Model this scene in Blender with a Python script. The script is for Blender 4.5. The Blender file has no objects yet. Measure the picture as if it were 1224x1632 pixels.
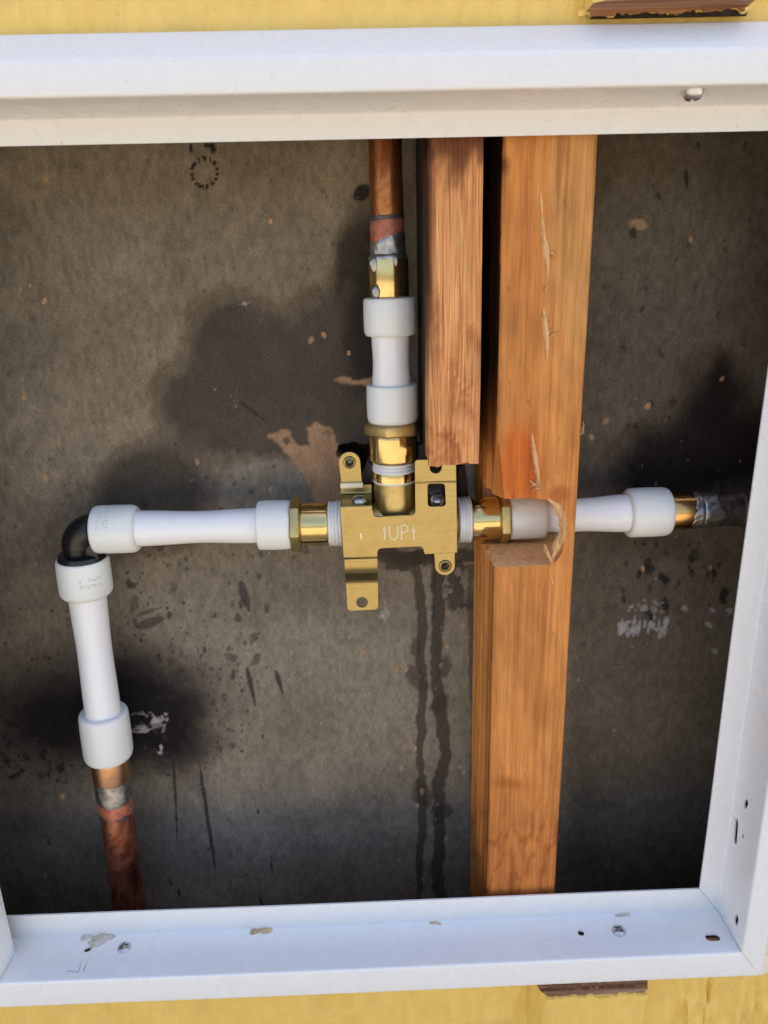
import bpy, bmesh, math, random
import numpy as np
from mathutils import Vector, Matrix

random.seed(4)
rng = np.random.default_rng(11)
scene = bpy.context.scene
COL = scene.collection
R = math.radians

# ------------------------------------------------------------------ camera
# Y points into the wall; Y = 0 is the front face of the stud; metres.
FPX = 1226.0                      # focal length in photograph pixels (1224 x 1632)
CAM = np.array([0.0, -0.32, 0.0])
PITCH, ROLL, YAW = R(18.3), R(1.46), R(1.1)
MROT = (Matrix.Rotation(-YAW, 3, 'Z') @ Matrix.Rotation(math.pi/2 - PITCH, 3, 'X') @ Matrix.Rotation(-ROLL, 3, 'Z'))
M = np.array(MROT)
cam_data = bpy.data.cameras.new('camera')
cam = bpy.data.objects.new('camera', cam_data)
COL.objects.link(cam)
cam.matrix_world = Matrix.Translation(Vector(CAM)) @ MROT.to_4x4()
cam_data.sensor_fit = 'VERTICAL'
cam_data.sensor_height = 36.0
cam_data.lens = 36.0*FPX/1632.0
cam_data.clip_start = 0.01
cam_data.clip_end = 600.0
cam_data.dof.use_dof = True
cam_data.dof.focus_distance = 0.365
cam_data.dof.aperture_fstop = 20.0
scene.camera = cam

# ------------------------------------------------------------------ sky, sun, exposure
SUN_EL, SUN_AZ = R(63), R(24)     # sun behind the house: the wall is in open shade, the ground in front is sunlit
world = bpy.data.worlds.new('World')
scene.world = world
world.use_nodes = True
wn = world.node_tree.nodes
sky = wn.new('ShaderNodeTexSky')
sky.sky_type = 'NISHITA'
sky.sun_disc = False
sky.sun_elevation = SUN_EL
sky.sun_rotation = SUN_AZ
sky.air_density = 1.0
sky.dust_density = 5.0
sky.ozone_density = 1.0
wn['Background'].inputs['Strength'].default_value = 0.15
world.node_tree.links.new(sky.outputs[0], wn['Background'].inputs['Color'])

sun_data = bpy.data.lights.new('sun', 'SUN')
sun_data.energy = 4.5
sun_data.angle = R(0.5)
sun_data.color = (1.0, 0.93, 0.82)
sun = bpy.data.objects.new('sun', sun_data)
COL.objects.link(sun)
sdir = Vector((math.sin(SUN_AZ)*math.cos(SUN_EL), math.cos(SUN_AZ)*math.cos(SUN_EL), math.sin(SUN_EL)))
sun.rotation_euler = sdir.to_track_quat('Z', 'Y').to_euler()
sun.location = sdir*20

vs = scene.view_settings
vs.view_transform = 'Standard'
vs.look = 'None'
vs.gamma = 1.0
vs.use_curve_mapping = False
vs.exposure = 1.4

# ------------------------------------------------------------------ pixel helpers (a pixel gives a direction only)
def ray(x, y):
    return M @ np.array([(x-612)/FPX, -(y-816)/FPX, -1.0])
def at(x, y, Y):
    r = ray(x, y)
    return CAM + r*((Y-CAM[1])/r[1])
def atZ(x, y, Z):
    r = ray(x, y)
    return CAM + r*((Z-CAM[2])/r[2])
def atX(x, y, X):
    r = ray(x, y)
    return CAM + r*((X-CAM[0])/r[0])
def mpp(x, y, Y):
    return float(np.linalg.norm(at(x+1, y, Y)-at(x, y, Y)))
def project(P):
    q = (P-CAM) @ M
    return 612+FPX*q[..., 0]/-q[..., 2], 816-FPX*q[..., 1]/-q[..., 2]

# ------------------------------------------------------------------ numpy noise
def vnoise(x, y, seed=0):
    xi = np.floor(x).astype(np.int64); yi = np.floor(y).astype(np.int64)
    xf = x-xi; yf = y-yi
    u = xf*xf*(3-2*xf); v = yf*yf*(3-2*yf)
    def h(a, b):
        n = (a*374761393 + b*668265263 + seed*974634777) & 0xffffffff
        n = ((n ^ (n >> 13))*1274126177) & 0xffffffff
        return ((n ^ (n >> 16)) & 0xffff)/65535.0
    return (h(xi, yi)*(1-u)+h(xi+1, yi)*u)*(1-v)+(h(xi, yi+1)*(1-u)+h(xi+1, yi+1)*u)*v
def fbm(x, y, seed=0, octv=4):
    s = 0; a = .5; t = 0
    for i in range(octv):
        s = s+a*vnoise(x*2**i, y*2**i, seed+i*17); t += a; a *= .5
    return s/t
def sstep(a, b, x):
    t = np.clip((x-a)/(b-a), 0, 1)
    return t*t*(3-2*t)

# ------------------------------------------------------------------ object helpers
def tag(o, label=None, cat=None, group=None, kind=None):
    if label: o['label'] = label
    if cat: o['category'] = cat
    if group: o['group'] = group
    if kind: o['kind'] = kind
    return o
def empty(name, loc, label=None, cat=None, group=None):
    e = bpy.data.objects.new(name, None)
    COL.objects.link(e)
    e.empty_display_size = 0.01
    e.location = Vector(loc)
    return tag(e, label, cat, group)
def origin_of(o):
    v = Vector(o.location)
    return v if o.parent is None else v+origin_of(o.parent)
def link(name, me, mat, parent=None, smooth=35, recentre=True):
    o = bpy.data.objects.new(name, me)
    COL.objects.link(o)
    if mat is not None:
        me.materials.clear()
        for m in (mat if isinstance(mat, (list, tuple)) else [mat]):
            me.materials.append(m)
    if smooth:
        me.polygons.foreach_set('use_smooth', [True]*len(me.polygons))
        me.set_sharp_from_angle(angle=R(smooth))
    c = Vector((0, 0, 0))
    if recentre and len(me.vertices):
        co = np.empty(len(me.vertices)*3, dtype=np.float32)
        me.vertices.foreach_get('co', co)
        co = co.reshape(-1, 3)
        mn, mx = co.min(0), co.max(0)
        c = Vector(((mn[0]+mx[0])/2, (mn[1]+mx[1])/2, float(mn[2])))
        co = co-np.array(c, dtype=np.float32)
        me.vertices.foreach_set('co', co.ravel())
        me.update()
    if parent is not None:
        o.parent = parent
        o.location = c-origin_of(parent)
    else:
        o.location = c
    return o
def mesh_py(name, verts, faces):
    me = bpy.data.meshes.new(name)
    me.from_pydata([tuple(map(float, v)) for v in verts], [], faces)
    me.update()
    return me
def mesh_bm(name, bm):
    me = bpy.data.meshes.new(name)
    bmesh.ops.recalc_face_normals(bm, faces=bm.faces)
    bm.to_mesh(me); bm.free()
    return me
def basis(d):
    d = np.array(d, float); d /= np.linalg.norm(d)
    a = np.array([0, -1.0, 0]) if abs(d[1]) < .9 else np.array([0, 0, 1.0])
    u = a-d*a.dot(d); u /= np.linalg.norm(u)
    return d, u, np.cross(d, u)
def lathe(name, P, d, prof, seg=48, wob=0.0, sd=0, closed=False):
    """prof = [(t, r)]: distance along the axis, radius."""
    d, u, v = basis(d)
    P = np.array(P, float)
    verts, faces = [], []
    n = len(prof)
    for i, (t, r) in enumerate(prof):
        for k in range(seg):
            a = 2*math.pi*k/seg
            rr = r
            if wob:
                rr = r+wob*(fbm(np.array([k*.35*48/seg]), np.array([i*.7]), sd, 2)[0]-.5)*2*math.sin(math.pi*min(1, max(0.0, i/(n-1))))
            verts.append(P+d*t+(u*math.cos(a)+v*math.sin(a))*rr)
    for i in range(n-1):
        for k in range(seg):
            a, b = i*seg+k, i*seg+(k+1) % seg
            faces.append((a, b, b+seg, a+seg))
    if closed:
        for k in range(seg):
            a, b = (n-1)*seg+k, (n-1)*seg+(k+1) % seg
            faces.append((a, b, (k+1) % seg, k))
    else:
        faces.append(tuple(range(seg))[::-1])
        faces.append(tuple((n-1)*seg+k for k in range(seg)))
    return mesh_py(name, verts, faces)
def tube_path(name, pts, rads, seg=12, cap=True):
    pts = [np.array(p, float) for p in pts]
    n = len(pts)
    if not hasattr(rads, '__len__'): rads = [rads]*n
    verts, faces = [], []
    pu = None
    for i in range(n):
        d = pts[min(i+1, n-1)]-pts[max(i-1, 0)]
        d /= np.linalg.norm(d)
        if pu is None:
            _, pu, _ = basis(d)
        pu = pu-d*pu.dot(d); pu /= np.linalg.norm(pu)
        pv = np.cross(d, pu)
        for k in range(seg):
            a = 2*math.pi*k/seg
            verts.append(pts[i]+(pu*math.cos(a)+pv*math.sin(a))*rads[i])
    for i in range(n-1):
        for k in range(seg):
            a, b = i*seg+k, i*seg+(k+1) % seg
            faces.append((a, b, b+seg, a+seg))
    if cap:
        faces.append(tuple(range(seg))[::-1]); faces.append(tuple((n-1)*seg+k for k in range(seg)))
    return mesh_py(name, verts, faces)
def box_mesh(name, x0, x1, y0, y1, z0, z1, bevel=0.0, seg=2):
    bm = bmesh.new()
    bmesh.ops.create_cube(bm, size=1.0)
    for v in bm.verts:
        v.co = Vector((x0 if v.co.x < 0 else x1, y0 if v.co.y < 0 else y1, z0 if v.co.z < 0 else z1))
    if bevel:
        bmesh.ops.bevel(bm, geom=bm.edges[:], offset=bevel, segments=seg, affect='EDGES', profile=.5)
    return mesh_bm(name, bm)
def from_curve(name, splines, Y, thick, bevel=0.00015, cyclic=True, fill=True, wire=None):
    """splines: lists of (X, Z) loops; holes come out by themselves. Plate centred on plane Y."""
    cu = bpy.data.curves.new(name, 'CURVE')
    cu.dimensions = '2D' if fill else '3D'
    if fill:
        cu.fill_mode = 'BOTH'; cu.extrude = thick/2-bevel; cu.bevel_depth = bevel; cu.bevel_resolution = 2
        cu.offset = -bevel
    else:
        cu.bevel_depth = wire; cu.bevel_resolution = 2; cu.use_fill_caps = True
    for s in splines:
        sp = cu.splines.new('POLY')
        sp.points.add(len(s)-1)
        for p, q in zip(sp.points, s):
            p.co = (q[0], q[1], 0, 1)
        sp.use_cyclic_u = cyclic
    o = bpy.data.objects.new(name, cu)
    COL.objects.link(o)
    bpy.context.view_layer.update()
    dg = bpy.context.evaluated_depsgraph_get()
    me = bpy.data.meshes.new_from_object(o.evaluated_get(dg))
    bpy.data.objects.remove(o); bpy.data.curves.remove(cu)
    me.transform(Matrix(((1, 0, 0, 0), (0, 0, -1, Y), (0, 1, 0, 0), (0, 0, 0, 1))))
    me.name = name
    return me
def round_poly(pts, rad, n=5):
    """round the corners of a closed 2D polygon; rad = one number or one per corner."""
    pts = [np.array(p, float) for p in pts]
    out = []
    N = len(pts)
    for i in range(N):
        r = rad[i] if hasattr(rad, '__len__') else rad
        p, a, b = pts[i], pts[i-1], pts[(i+1) % N]
        if r <= 0:
            out.append(p); continue
        da, db = a-p, b-p
        la, lb = np.linalg.norm(da), np.linalg.norm(db)
        q = min(r, la*.48, lb*.48)
        A, B = p+da/la*q, p+db/lb*q
        for k in range(n+1):
            t = k/n
            out.append(A*(1-t)**2+p*2*t*(1-t)+B*t*t)
    return out
def circle2(c, r, n=28):
    return [(c[0]+r*math.cos(2*math.pi*k/n), c[1]+r*math.sin(2*math.pi*k/n)) for k in range(n)]
def boolean(me_obj, cutters):
    """difference, result as a new mesh; cutter objects are removed."""
    for c in cutters:
        md = me_obj.modifiers.new('b', 'BOOLEAN')
        md.operation = 'DIFFERENCE'; md.object = c; md.solver = 'EXACT'
        try: md.material_mode = 'TRANSFER'
        except Exception: pass
    bpy.context.view_layer.update()
    dg = bpy.context.evaluated_depsgraph_get()
    me = bpy.data.meshes.new_from_object(me_obj.evaluated_get(dg))
    bpy.data.objects.remove(me_obj)
    for c in cutters: bpy.data.objects.remove(c)
    return me
def temp(me, mats=()):
    o = bpy.data.objects.new('temp', me)
    for m in mats: me.materials.append(m)
    COL.objects.link(o)
    return o

# ------------------------------------------------------------------ materials
def new_mat(name):
    m = bpy.data.materials.new(name); m.use_nodes = True
    nt = m.node_tree
    return m, nt, nt.nodes['Principled BSDF']
def nd(nt, t, **kw):
    n = nt.nodes.new(t)
    for k, v in kw.items():
        if k in n.inputs.keys() if isinstance(k, str) else False: n.inputs[k].default_value = v
        else: setattr(n, k, v)
    return n
def coords(nt, scale=(1, 1, 1), kind='Object'):
    tc = nt.nodes.new('ShaderNodeTexCoord'); mp = nt.nodes.new('ShaderNodeMapping')
    mp.inputs['Scale'].default_value = scale
    nt.links.new(tc.outputs[kind], mp.inputs['Vector'])
    return mp.outputs['Vector']
def noise(nt, vec, scale=5, detail=4, rough=.55, dist=0.0):
    n = nt.nodes.new('ShaderNodeTexNoise')
    n.inputs['Scale'].default_value = scale; n.inputs['Detail'].default_value = detail
    n.inputs['Roughness'].default_value = rough; n.inputs['Distortion'].default_value = dist
    nt.links.new(vec, n.inputs['Vector'])
    return n.outputs['Fac']
def ramp(nt, fac, stops, interp='LINEAR'):
    r = nt.nodes.new('ShaderNodeValToRGB')
    r.color_ramp.interpolation = interp
    el = r.color_ramp.elements
    while len(el) < len(stops): el.new(.5)
    for e, (p, c) in zip(el, stops):
        e.position = p; e.color = (c, c, c, 1) if not hasattr(c, '__len__') else (*c, 1)
    nt.links.new(fac, r.inputs['Fac'])
    return r.outputs['Color']
def mix(nt, fac, a, b, mode='MIX'):
    m = nt.nodes.new('ShaderNodeMix'); m.data_type = 'RGBA'; m.blend_type = mode
    for s, v in ((m.inputs['Factor'], fac), (m.inputs['A'], a), (m.inputs['B'], b)):
        if isinstance(v, (int, float)): s.default_value = v
        elif hasattr(v, '__len__'): s.default_value = (*v, 1)
        else: nt.links.new(v, s)
    return m.outputs['Result']
def bump(nt, bs, h, strength=.3, dist=.001):
    b = nt.nodes.new('ShaderNodeBump')
    b.inputs['Strength'].default_value = strength; b.inputs['Distance'].default_value = dist
    nt.links.new(h, b.inputs['Height']); nt.links.new(b.outputs['Normal'], bs.inputs['Normal'])
    return b

def mat_white_metal():
    m, nt, bs = new_mat('white_painted_metal')
    v = coords(nt)
    dirt = ramp(nt, noise(nt, v, 60, 7, .7), [(.56, 0.0), (.84, .30)])
    fine = ramp(nt, noise(nt, v, 420, 3, .6), [(.56, 0.0), (.75, .7)])
    c = mix(nt, dirt, (.80, .80, .79), (.63, .60, .55))
    c = mix(nt, mix(nt, 1.0, dirt, fine, 'MULTIPLY'), c, (.30, .25, .19))
    sp = ramp(nt, noise(nt, v, 900, 2, .5), [(.71, 0.0), (.75, .45)])
    c = mix(nt, sp, c, (.32, .28, .23))
    nt.links.new(c, bs.inputs['Base Color'])
    nt.links.new(ramp(nt, noise(nt, v, 60, 3), [(.3, .22), (.7, .38)]), bs.inputs['Roughness'])
    bump(nt, bs, noise(nt, v, 35, 2), .14, .002)
    return m
def mat_yellow():
    m, nt, bs = new_mat('yellow_house_paint')
    v = coords(nt)
    vs_ = coords(nt, (150, 150, 60))
    g = noise(nt, vs_, 1.0, 5, .6, .4)
    c = mix(nt, ramp(nt, g, [(.3, 0.0), (.7, 1.0)]), (.78, .52, .115), (.86, .61, .165))
    c = mix(nt, ramp(nt, noise(nt, v, 45, 5), [(.55, 0.0), (.85, .4)]), c, (.46, .32, .11))
    c = mix(nt, ramp(nt, noise(nt, v, 700, 2), [(.72, 0.0), (.76, .5)]), c, (.25, .18, .08))
    nt.links.new(c, bs.inputs['Base Color'])
    bs.inputs['Roughness'].default_value = .42
    bump(nt, bs, g, .9, .0016)
    return m
def mat_board():
    m, nt, bs = new_mat('stained_backing_paper')
    a = nt.nodes.new('ShaderNodeAttribute'); a.attribute_name = 'stain_shade'
    v = coords(nt, (1500, 1500, 420))
    f1 = noise(nt, v, 1.0, 4, .7)
    f2 = noise(nt, coords(nt), 1000, 4, .7)
    c = mix(nt, .75, a.outputs['Color'], ramp(nt, f1, [(.25, .72), (.75, 1.28)]), 'MULTIPLY')
    c = mix(nt, .7, c, ramp(nt, f2, [(.28, .60), (.72, 1.35)]), 'MULTIPLY')
    nt.links.new(c, bs.inputs['Base Color'])
    bs.inputs['Roughness'].default_value = .78
    bs.inputs['Specular IOR Level'].default_value = .08
    bump(nt, bs, f1, .25, .0004)
    return m
def mat_wood(name, dark, mid, light, seed=0.0, grey=None, along='Z', contrast=1.0, bstr=.35, wavy=0.0, blotch=.5, smudge=0.0, tint=False, fibre=.75):
    """softwood: soft colour patches, wandering growth lines, short fine fibres, flecks."""
    m, nt, bs = new_mat(name)
    def v(a, l):
        mp = coords(nt, {'Z': (a, a, l), 'X': (l, a, a)}[along])
        off = nt.nodes.new('ShaderNodeVectorMath'); off.operation = 'ADD'
        off.inputs[1].default_value = (seed*3.1, seed*1.7, seed*.6)
        nt.links.new(mp, off.inputs[0])
        return off.outputs[0]
    patch = noise(nt, v(42, 14), 1.0, 4, .6, .8)
    lines = noise(nt, v(330, 9), 1.0, 3, .55, .6+wavy)
    fib = noise(nt, v(1500, 55), 1.0, 4, .7, .2)
    w = .22/contrast
    c = ramp(nt, lines, [(.5-w, dark), (.5, mid), (.5+w, light)])
    c = mix(nt, blotch, c, ramp(nt, patch, [(.28, (.66, .55, .45)), (.5, (1, 1, 1)), (.72, (1.22, 1.2, 1.2))]), 'MULTIPLY')
    c = mix(nt, fibre, c, ramp(nt, fib, [(.28, .60), (.72, 1.32)]), 'MULTIPLY')
    fl = ramp(nt, noise(nt, v(420, 110), 1.0, 2, .5), [(.72, 0.0), (.78, .55)])
    c = mix(nt, fl, c, tuple(x*.5 for x in dark))
    if smudge:
        c = mix(nt, ramp(nt, noise(nt, v(95, 34), 1.0, 5, .7), [(.56, 0.0), (.72, smudge)]), c, (.05, .025, .02))
    if grey:
        c = mix(nt, ramp(nt, noise(nt, v(26, 8), 1.0, 3), [(.46, 0.0), (.68, .6)]), c, grey)
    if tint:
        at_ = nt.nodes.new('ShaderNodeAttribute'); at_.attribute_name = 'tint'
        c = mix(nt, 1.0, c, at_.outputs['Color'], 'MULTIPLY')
    nt.links.new(c, bs.inputs['Base Color'])
    bs.inputs['Roughness'].default_value = .64
    bs.inputs['Specular IOR Level'].default_value = .3
    bump(nt, bs, mix(nt, .6, lines, fib), bstr, .0007)
    return m
def mat_brass(name, base, rough, nscale=140, amt=.2, tarnish=(.30, .19, .06), bstr=.05, brushed=False, met=1.0, tpos=(.5, .8)):
    m, nt, bs = new_mat(name)
    v = coords(nt)
    c = mix(nt, ramp(nt, noise(nt, v, nscale, 5, .6), [(tpos[0], 0.0), (tpos[1], amt)]), base, tarnish)
    nt.links.new(c, bs.inputs['Base Color'])
    bs.inputs['Metallic'].default_value = met
    if brushed:
        h = noise(nt, coords(nt, (90, 900, 2600)), 1.0, 3, .6)
    else:
        h = noise(nt, v, 1400, 3, .6)
    nt.links.new(ramp(nt, h, [(.3, rough*.8), (.7, rough*1.25)]), bs.inputs['Roughness'])
    bump(nt, bs, h, bstr, .0003)
    return m
def mat_plastic(name, col, rough=.32, sss=0.0, sscale=.004, var=.06):
    m, nt, bs = new_mat(name)
    v = coords(nt)
    n = noise(nt, v, 90, 4)
    nt.links.new(mix(nt, ramp(nt, n, [(.35, 0.0), (.75, 1.0)]), col, tuple(x*(1-var) for x in col)), bs.inputs['Base Color'])
    bs.inputs['Roughness'].default_value = rough
    if sss:
        bs.inputs['Subsurface Weight'].default_value = sss
        bs.inputs['Subsurface Radius'].default_value = (1.0, .95, .85)
        bs.inputs['Subsurface Scale'].default_value = sscale
    return m
def mat_copper(name, cols, rough=.38, scale=60, met=.9, seed=0.0):
    m, nt, bs = new_mat(name)
    tc = coords(nt, (1, 1, .45))
    off = nt.nodes.new('ShaderNodeVectorMath'); off.operation = 'ADD'
    off.inputs[1].default_value = (seed, seed, seed)
    nt.links.new(tc, off.inputs[0])
    v = off.outputs[0]
    n1 = noise(nt, v, scale, 6, .62, .8)
    c = ramp(nt, n1, [(.30, cols[0]), (.46, cols[1]), (.60, cols[2]), (.74, cols[3])])
    sp = ramp(nt, noise(nt, v, 420, 3), [(.66, 0.0), (.72, .7)])
    c = mix(nt, sp, c, tuple(x*.3 for x in cols[0]))
    nt.links.new(c, bs.inputs['Base Color'])
    bs.inputs['Metallic'].default_value = met
    nt.links.new(ramp(nt, noise(nt, v, 120, 4), [(.3, rough*.75), (.7, rough*1.5)]), bs.inputs['Roughness'])
    bump(nt, bs, noise(nt, v, 300, 4), .15, .0006)
    return m
def mat_solder():
    m, nt, bs = new_mat('solder')
    v = coords(nt)
    n = noise(nt, v, 260, 5, .6)
    nt.links.new(ramp(nt, n, [(.3, (.24, .235, .23)), (.6, (.50, .50, .49))]), bs.inputs['Base Color'])
    bs.inputs['Metallic'].default_value = 1.0
    bs.inputs['Roughness'].default_value = .40
    bump(nt, bs, n, .2, .0010)
    return m
def mat_plain(name, col, rough=.6, met=0.0, var=.25, scale=300, bstr=.2):
    m, nt, bs = new_mat(name)
    n = noise(nt, coords(nt), scale, 4, .6)
    nt.links.new(mix(nt, ramp(nt, n, [(.3, 0.0), (.7, 1.0)]), tuple(x*(1-var) for x in col), tuple(min(1, x*(1+var)) for x in col)), bs.inputs['Base Color'])
    bs.inputs['Roughness'].default_value = rough; bs.inputs['Metallic'].default_value = met
    bump(nt, bs, n, bstr, .0005)
    return m

WHITE = mat_white_metal()
YELLOW = mat_yellow()
BOARD = mat_board()
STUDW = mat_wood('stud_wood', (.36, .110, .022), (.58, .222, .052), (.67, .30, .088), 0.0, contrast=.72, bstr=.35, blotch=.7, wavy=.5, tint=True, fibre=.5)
BLOCKW = mat_wood('redwood_board', (.42, .14, .04), (.70, .305, .105), (.82, .44, .19), 7.0, contrast=1.1, bstr=1.0, wavy=2.6, blotch=.4, tint=True, fibre=.6)
CUTW = mat_wood('fresh_cut_wood', (.66, .30, .11), (.90, .50, .22), (.93, .62, .34), 3.0, bstr=.9, contrast=.8, blotch=.3, fibre=.4)
SPLINT = mat_wood('pale_splintered_wood', (.52, .25, .09), (.70, .41, .18), (.80, .54, .30), 5.0, bstr=.6)
RAWW = mat_wood('weathered_raw_wood', (.08, .035, .02), (.32, .145, .07), (.52, .33, .21), 9.0, along='X', contrast=1.7, bstr=1.0, blotch=.8)
SHADEW = mat_wood('shade_dark_wood', (.012, .010, .009), (.03, .024, .02), (.06, .045, .035), 11.0, bstr=.5)  # near-black wood that stands in for shade
PLATE = mat_brass('sheet_brass', (.395, .308, .13), .31, 150, .5, bstr=.035, brushed=True)
BRASS = mat_brass('polished_brass', (.72, .54, .23), .17, 90, .55, bstr=.03, tpos=(.48, .75))
BRASSO = mat_brass('heat_tinted_brass', (.72, .42, .15), .22, 110, .8, (.32, .12, .05), bstr=.05)
CAST = mat_brass('cast_brass', (.58, .45, .20), .40, 220, .5, bstr=.25)
PALEB = mat_brass('pale_scored_brass', (.90, .80, .52), .5, 200, .1, bstr=.05, met=.05)
PEX = mat_plastic('white_pex', (.88, .88, .88), .17, 0, 0, .006)
RINGM = mat_plastic('milky_plastic', (.81, .825, .79), .26, .3, .004, .008)
TAPE = mat_plastic('thread_tape', (.78, .78, .77), .45, 0, 0, .18)
BLACKP = mat_plastic('black_plastic', (.007, .007, .008), .30, 0, 0, .3)
COPT = mat_copper('browned_copper', [(.05, .018, .012), (.26, .085, .03), (.52, .20, .07), (.14, .048, .025)], .30, 75, .9, 1.0)
COPB = mat_copper('red_brown_copper', [(.06, .022, .016), (.27, .085, .05), (.46, .19, .12), (.18, .055, .035)], .36, 110, .8, 4.0)
COPD = mat_copper('blackened_copper', [(.03, .026, .027), (.075, .06, .06), (.15, .12, .11), (.05, .04, .04)], .46, 80, .6, 8.0)
COPF = mat_brass('copper_fitting', (.78, .45, .25), .34, 130, .6, (.36, .13, .07), bstr=.08)
COPR = mat_plain('raw_copper_flux', (.46, .16, .10), .5, .5, .35, 260)
SOLDER = mat_solder()
STEEL = mat_plain('zinc_steel', (.52, .52, .53), .3, 1.0, .2, 400)
DARKST = mat_plain('dark_steel', (.12, .115, .11), .32, .9, .4, 300)
CHAR = mat_plain('soot_black', (.02, .017, .015), .85, 0, .5, 300)
INK = mat_plain('grey_ink', (.34, .36, .37), .6, 0, .1)
PLASTER = mat_plain('plaster_crumbs', (.55, .50, .43), .9, 0, .3, 500, .6)
TANPUTTY = mat_plain('tan_putty', (.52, .38, .22), .8, 0, .3, 300, .5)
GROUNDM = mat_plain('pale_ground', (.31, .270, .205), .9, 0, .15, 3.0)
GRAPH = mat_plain('graphite_line', (.22, .21, .23), .5, 0, .2)

# ------------------------------------------------------------------ ground (outside the frame; its sunlit surface lights the wall from below)
g = link('ground', mesh_py('ground', [(-80, -80, -1.15), (80, -80, -1.15), (80, 80, -1.15), (-80, 80, -1.15)], [(0, 1, 2, 3)]), GROUNDM, None, 0, False)
tag(g, 'pale ground in front of the house wall', 'ground', kind='structure')

# ------------------------------------------------------------------ frame geometry numbers
XL, XR = -0.1925, 0.1663
ZB, ZT = -0.3178, 0.0418
YFL, YFR, YS = -0.004, -0.030, -0.0125      # flange plane, front of the frame, siding face
YB = 0.060                                   # face of the backing board

# ------------------------------------------------------------------ yellow wall
wall = empty('house_wall', (0, YS, -1.15), 'yellow painted board and batten siding around the white metal frame', 'wall')
def relief_strip(name, x0, x1, z0, z1, nx, nz, rough_from, sd):
    """front face of a siding board with brushed vertical grain, as one closed slab."""
    xs = np.linspace(x0, x1, nx); zs = np.linspace(z0, z1, nz)
    X, Z = np.meshgrid(xs, zs)
    h = (fbm(X*260, Z*70, sd, 4)-.5)*.0014
    k = sstep(rough_from, rough_from+.012, X)
    h += k*((np.abs(fbm(X*170+2*fbm(X*40, Z*25, sd+9, 2), Z*28, sd+3, 3)-.5))*-.0110+.0012)
    h += .0022*np.exp(-((X-.1735+.004*(fbm(Z*60, Z*0, 4, 3)-.5))/.0005)**2)*(rough_from < .4)
    h += .0012*np.exp(-((X+.002-.060)/.0004)**2)*(rough_from > .4)
    Y = YS+h
    verts = np.stack([X, Y, Z], -1).reshape(-1, 3).tolist()
    faces = []
    for j in range(nz-1):
        for i in range(nx-1):
            a = j*nx+i
            faces.append((a, a+1, a+nx+1, a+nx))
    ring = [i for i in range(nx)]+[j*nx+nx-1 for j in range(1, nz)]+[(nz-1)*nx+i for i in range(nx-2, -1, -1)]+[j*nx for j in range(nz-2, 0, -1)]
    b0 = len(verts)
    for i in ring: verts.append((verts[i][0], -0.0015, verts[i][2]))
    n = len(ring)
    for i in range(n):
        faces.append((ring[i], b0+i, b0+(i+1) % n, ring[(i+1) % n]))
    faces.append(tuple(b0+i for i in range(n)))
    me = mesh_py(name, verts, faces)
    return me
OL, OR_, OB, OT = XL-.022, XR+.022, ZB-.022, ZT+.022      # rough opening in the siding
link('siding', relief_strip('siding', -.26, .26, -.46, OB, 420, 110, .150, 3), YELLOW, wall, 60)
link('siding', relief_strip('siding', -.26, .26, OT, .13, 420, 60, .5, 8), YELLOW, wall, 60)
for (x0, x1, z0, z1) in ((-3, -.26, -1.15, 1.5), (.26, 3, -1.15, 1.5), (-.26, .26, -1.15, -.46), (-.26, .26, .13, 1.5), (-.26, OL, OB, OT), (OR_, .26, OB, OT)):
    link('siding', box_mesh('siding', x0, x1, YS, -.0015, z0, z1), YELLOW, wall, 0)
# battens cut off above and below the frame, their raw ends showing
bx0, bx1 = at(866, 1600, -.026)[0], at(1030, 1600, -.026)[0]
def batten(z0, z1, cut_low, name='batten'):
    bv_ = .0012 if cut_low else .0050
    bm = bmesh.new()
    nz = 40
    sec = [(bx0-bv_, YS), (bx0-.0012, -.0245), (bx0+.0022, -.0275), (bx1-.003, -.0275), (bx1, -.0255), (bx1+bv_*.8, YS)]
    zs = np.linspace(z0, z1, nz)
    rows = []
    for z in zs:
        row = []
        for i, (x, y) in enumerate(sec):
            w = (float(fbm(np.array([i*3.1]), np.array([z*260.0]), 5, 3)[0])-.5)
            row.append(bm.verts.new((x+w*.0016, y+(w*.0010 if 0 < i < 5 else 0), z)))
        rows.append(row)
    n = len(sec)
    for j in range(nz-1):
        for i in range(n-1):
            bm.faces.new((rows[j][i], rows[j][i+1], rows[j+1][i+1], rows[j+1][i]))
    bm.faces.new(rows[0][::-1]); bm.faces.new(rows[-1])
    me = mesh_bm(name, bm)
    me.materials.append(YELLOW); me.materials.append(RAWW)
    for p in me.polygons:
        if abs(p.normal.z) > .8: p.material_index = 1
    o = link(name, me, None, wall, 40)
    return o
ZB2 = at(940, 1586, -.0275)[2]
o = batten(-1.15, ZB2, False); o['label'] = 'batten below the frame with raw brown cut top'
ZT2 = at(1040, -1, -.0275)[2]
o = batten(ZT2, 1.5, True); o['label'] = 'batten above the frame with torn raw end'
zz0, zz1 = at(1040, 30, YS)[2], ZT2+.001
link('gap_shade', box_mesh('gap_shade', bx0+.001, bx1+.002, YS-.0022, YS-.0009, zz0, zz1), SHADEW, wall, 0)  # dark slab standing in for the shaded gap where siding is missing
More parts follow.
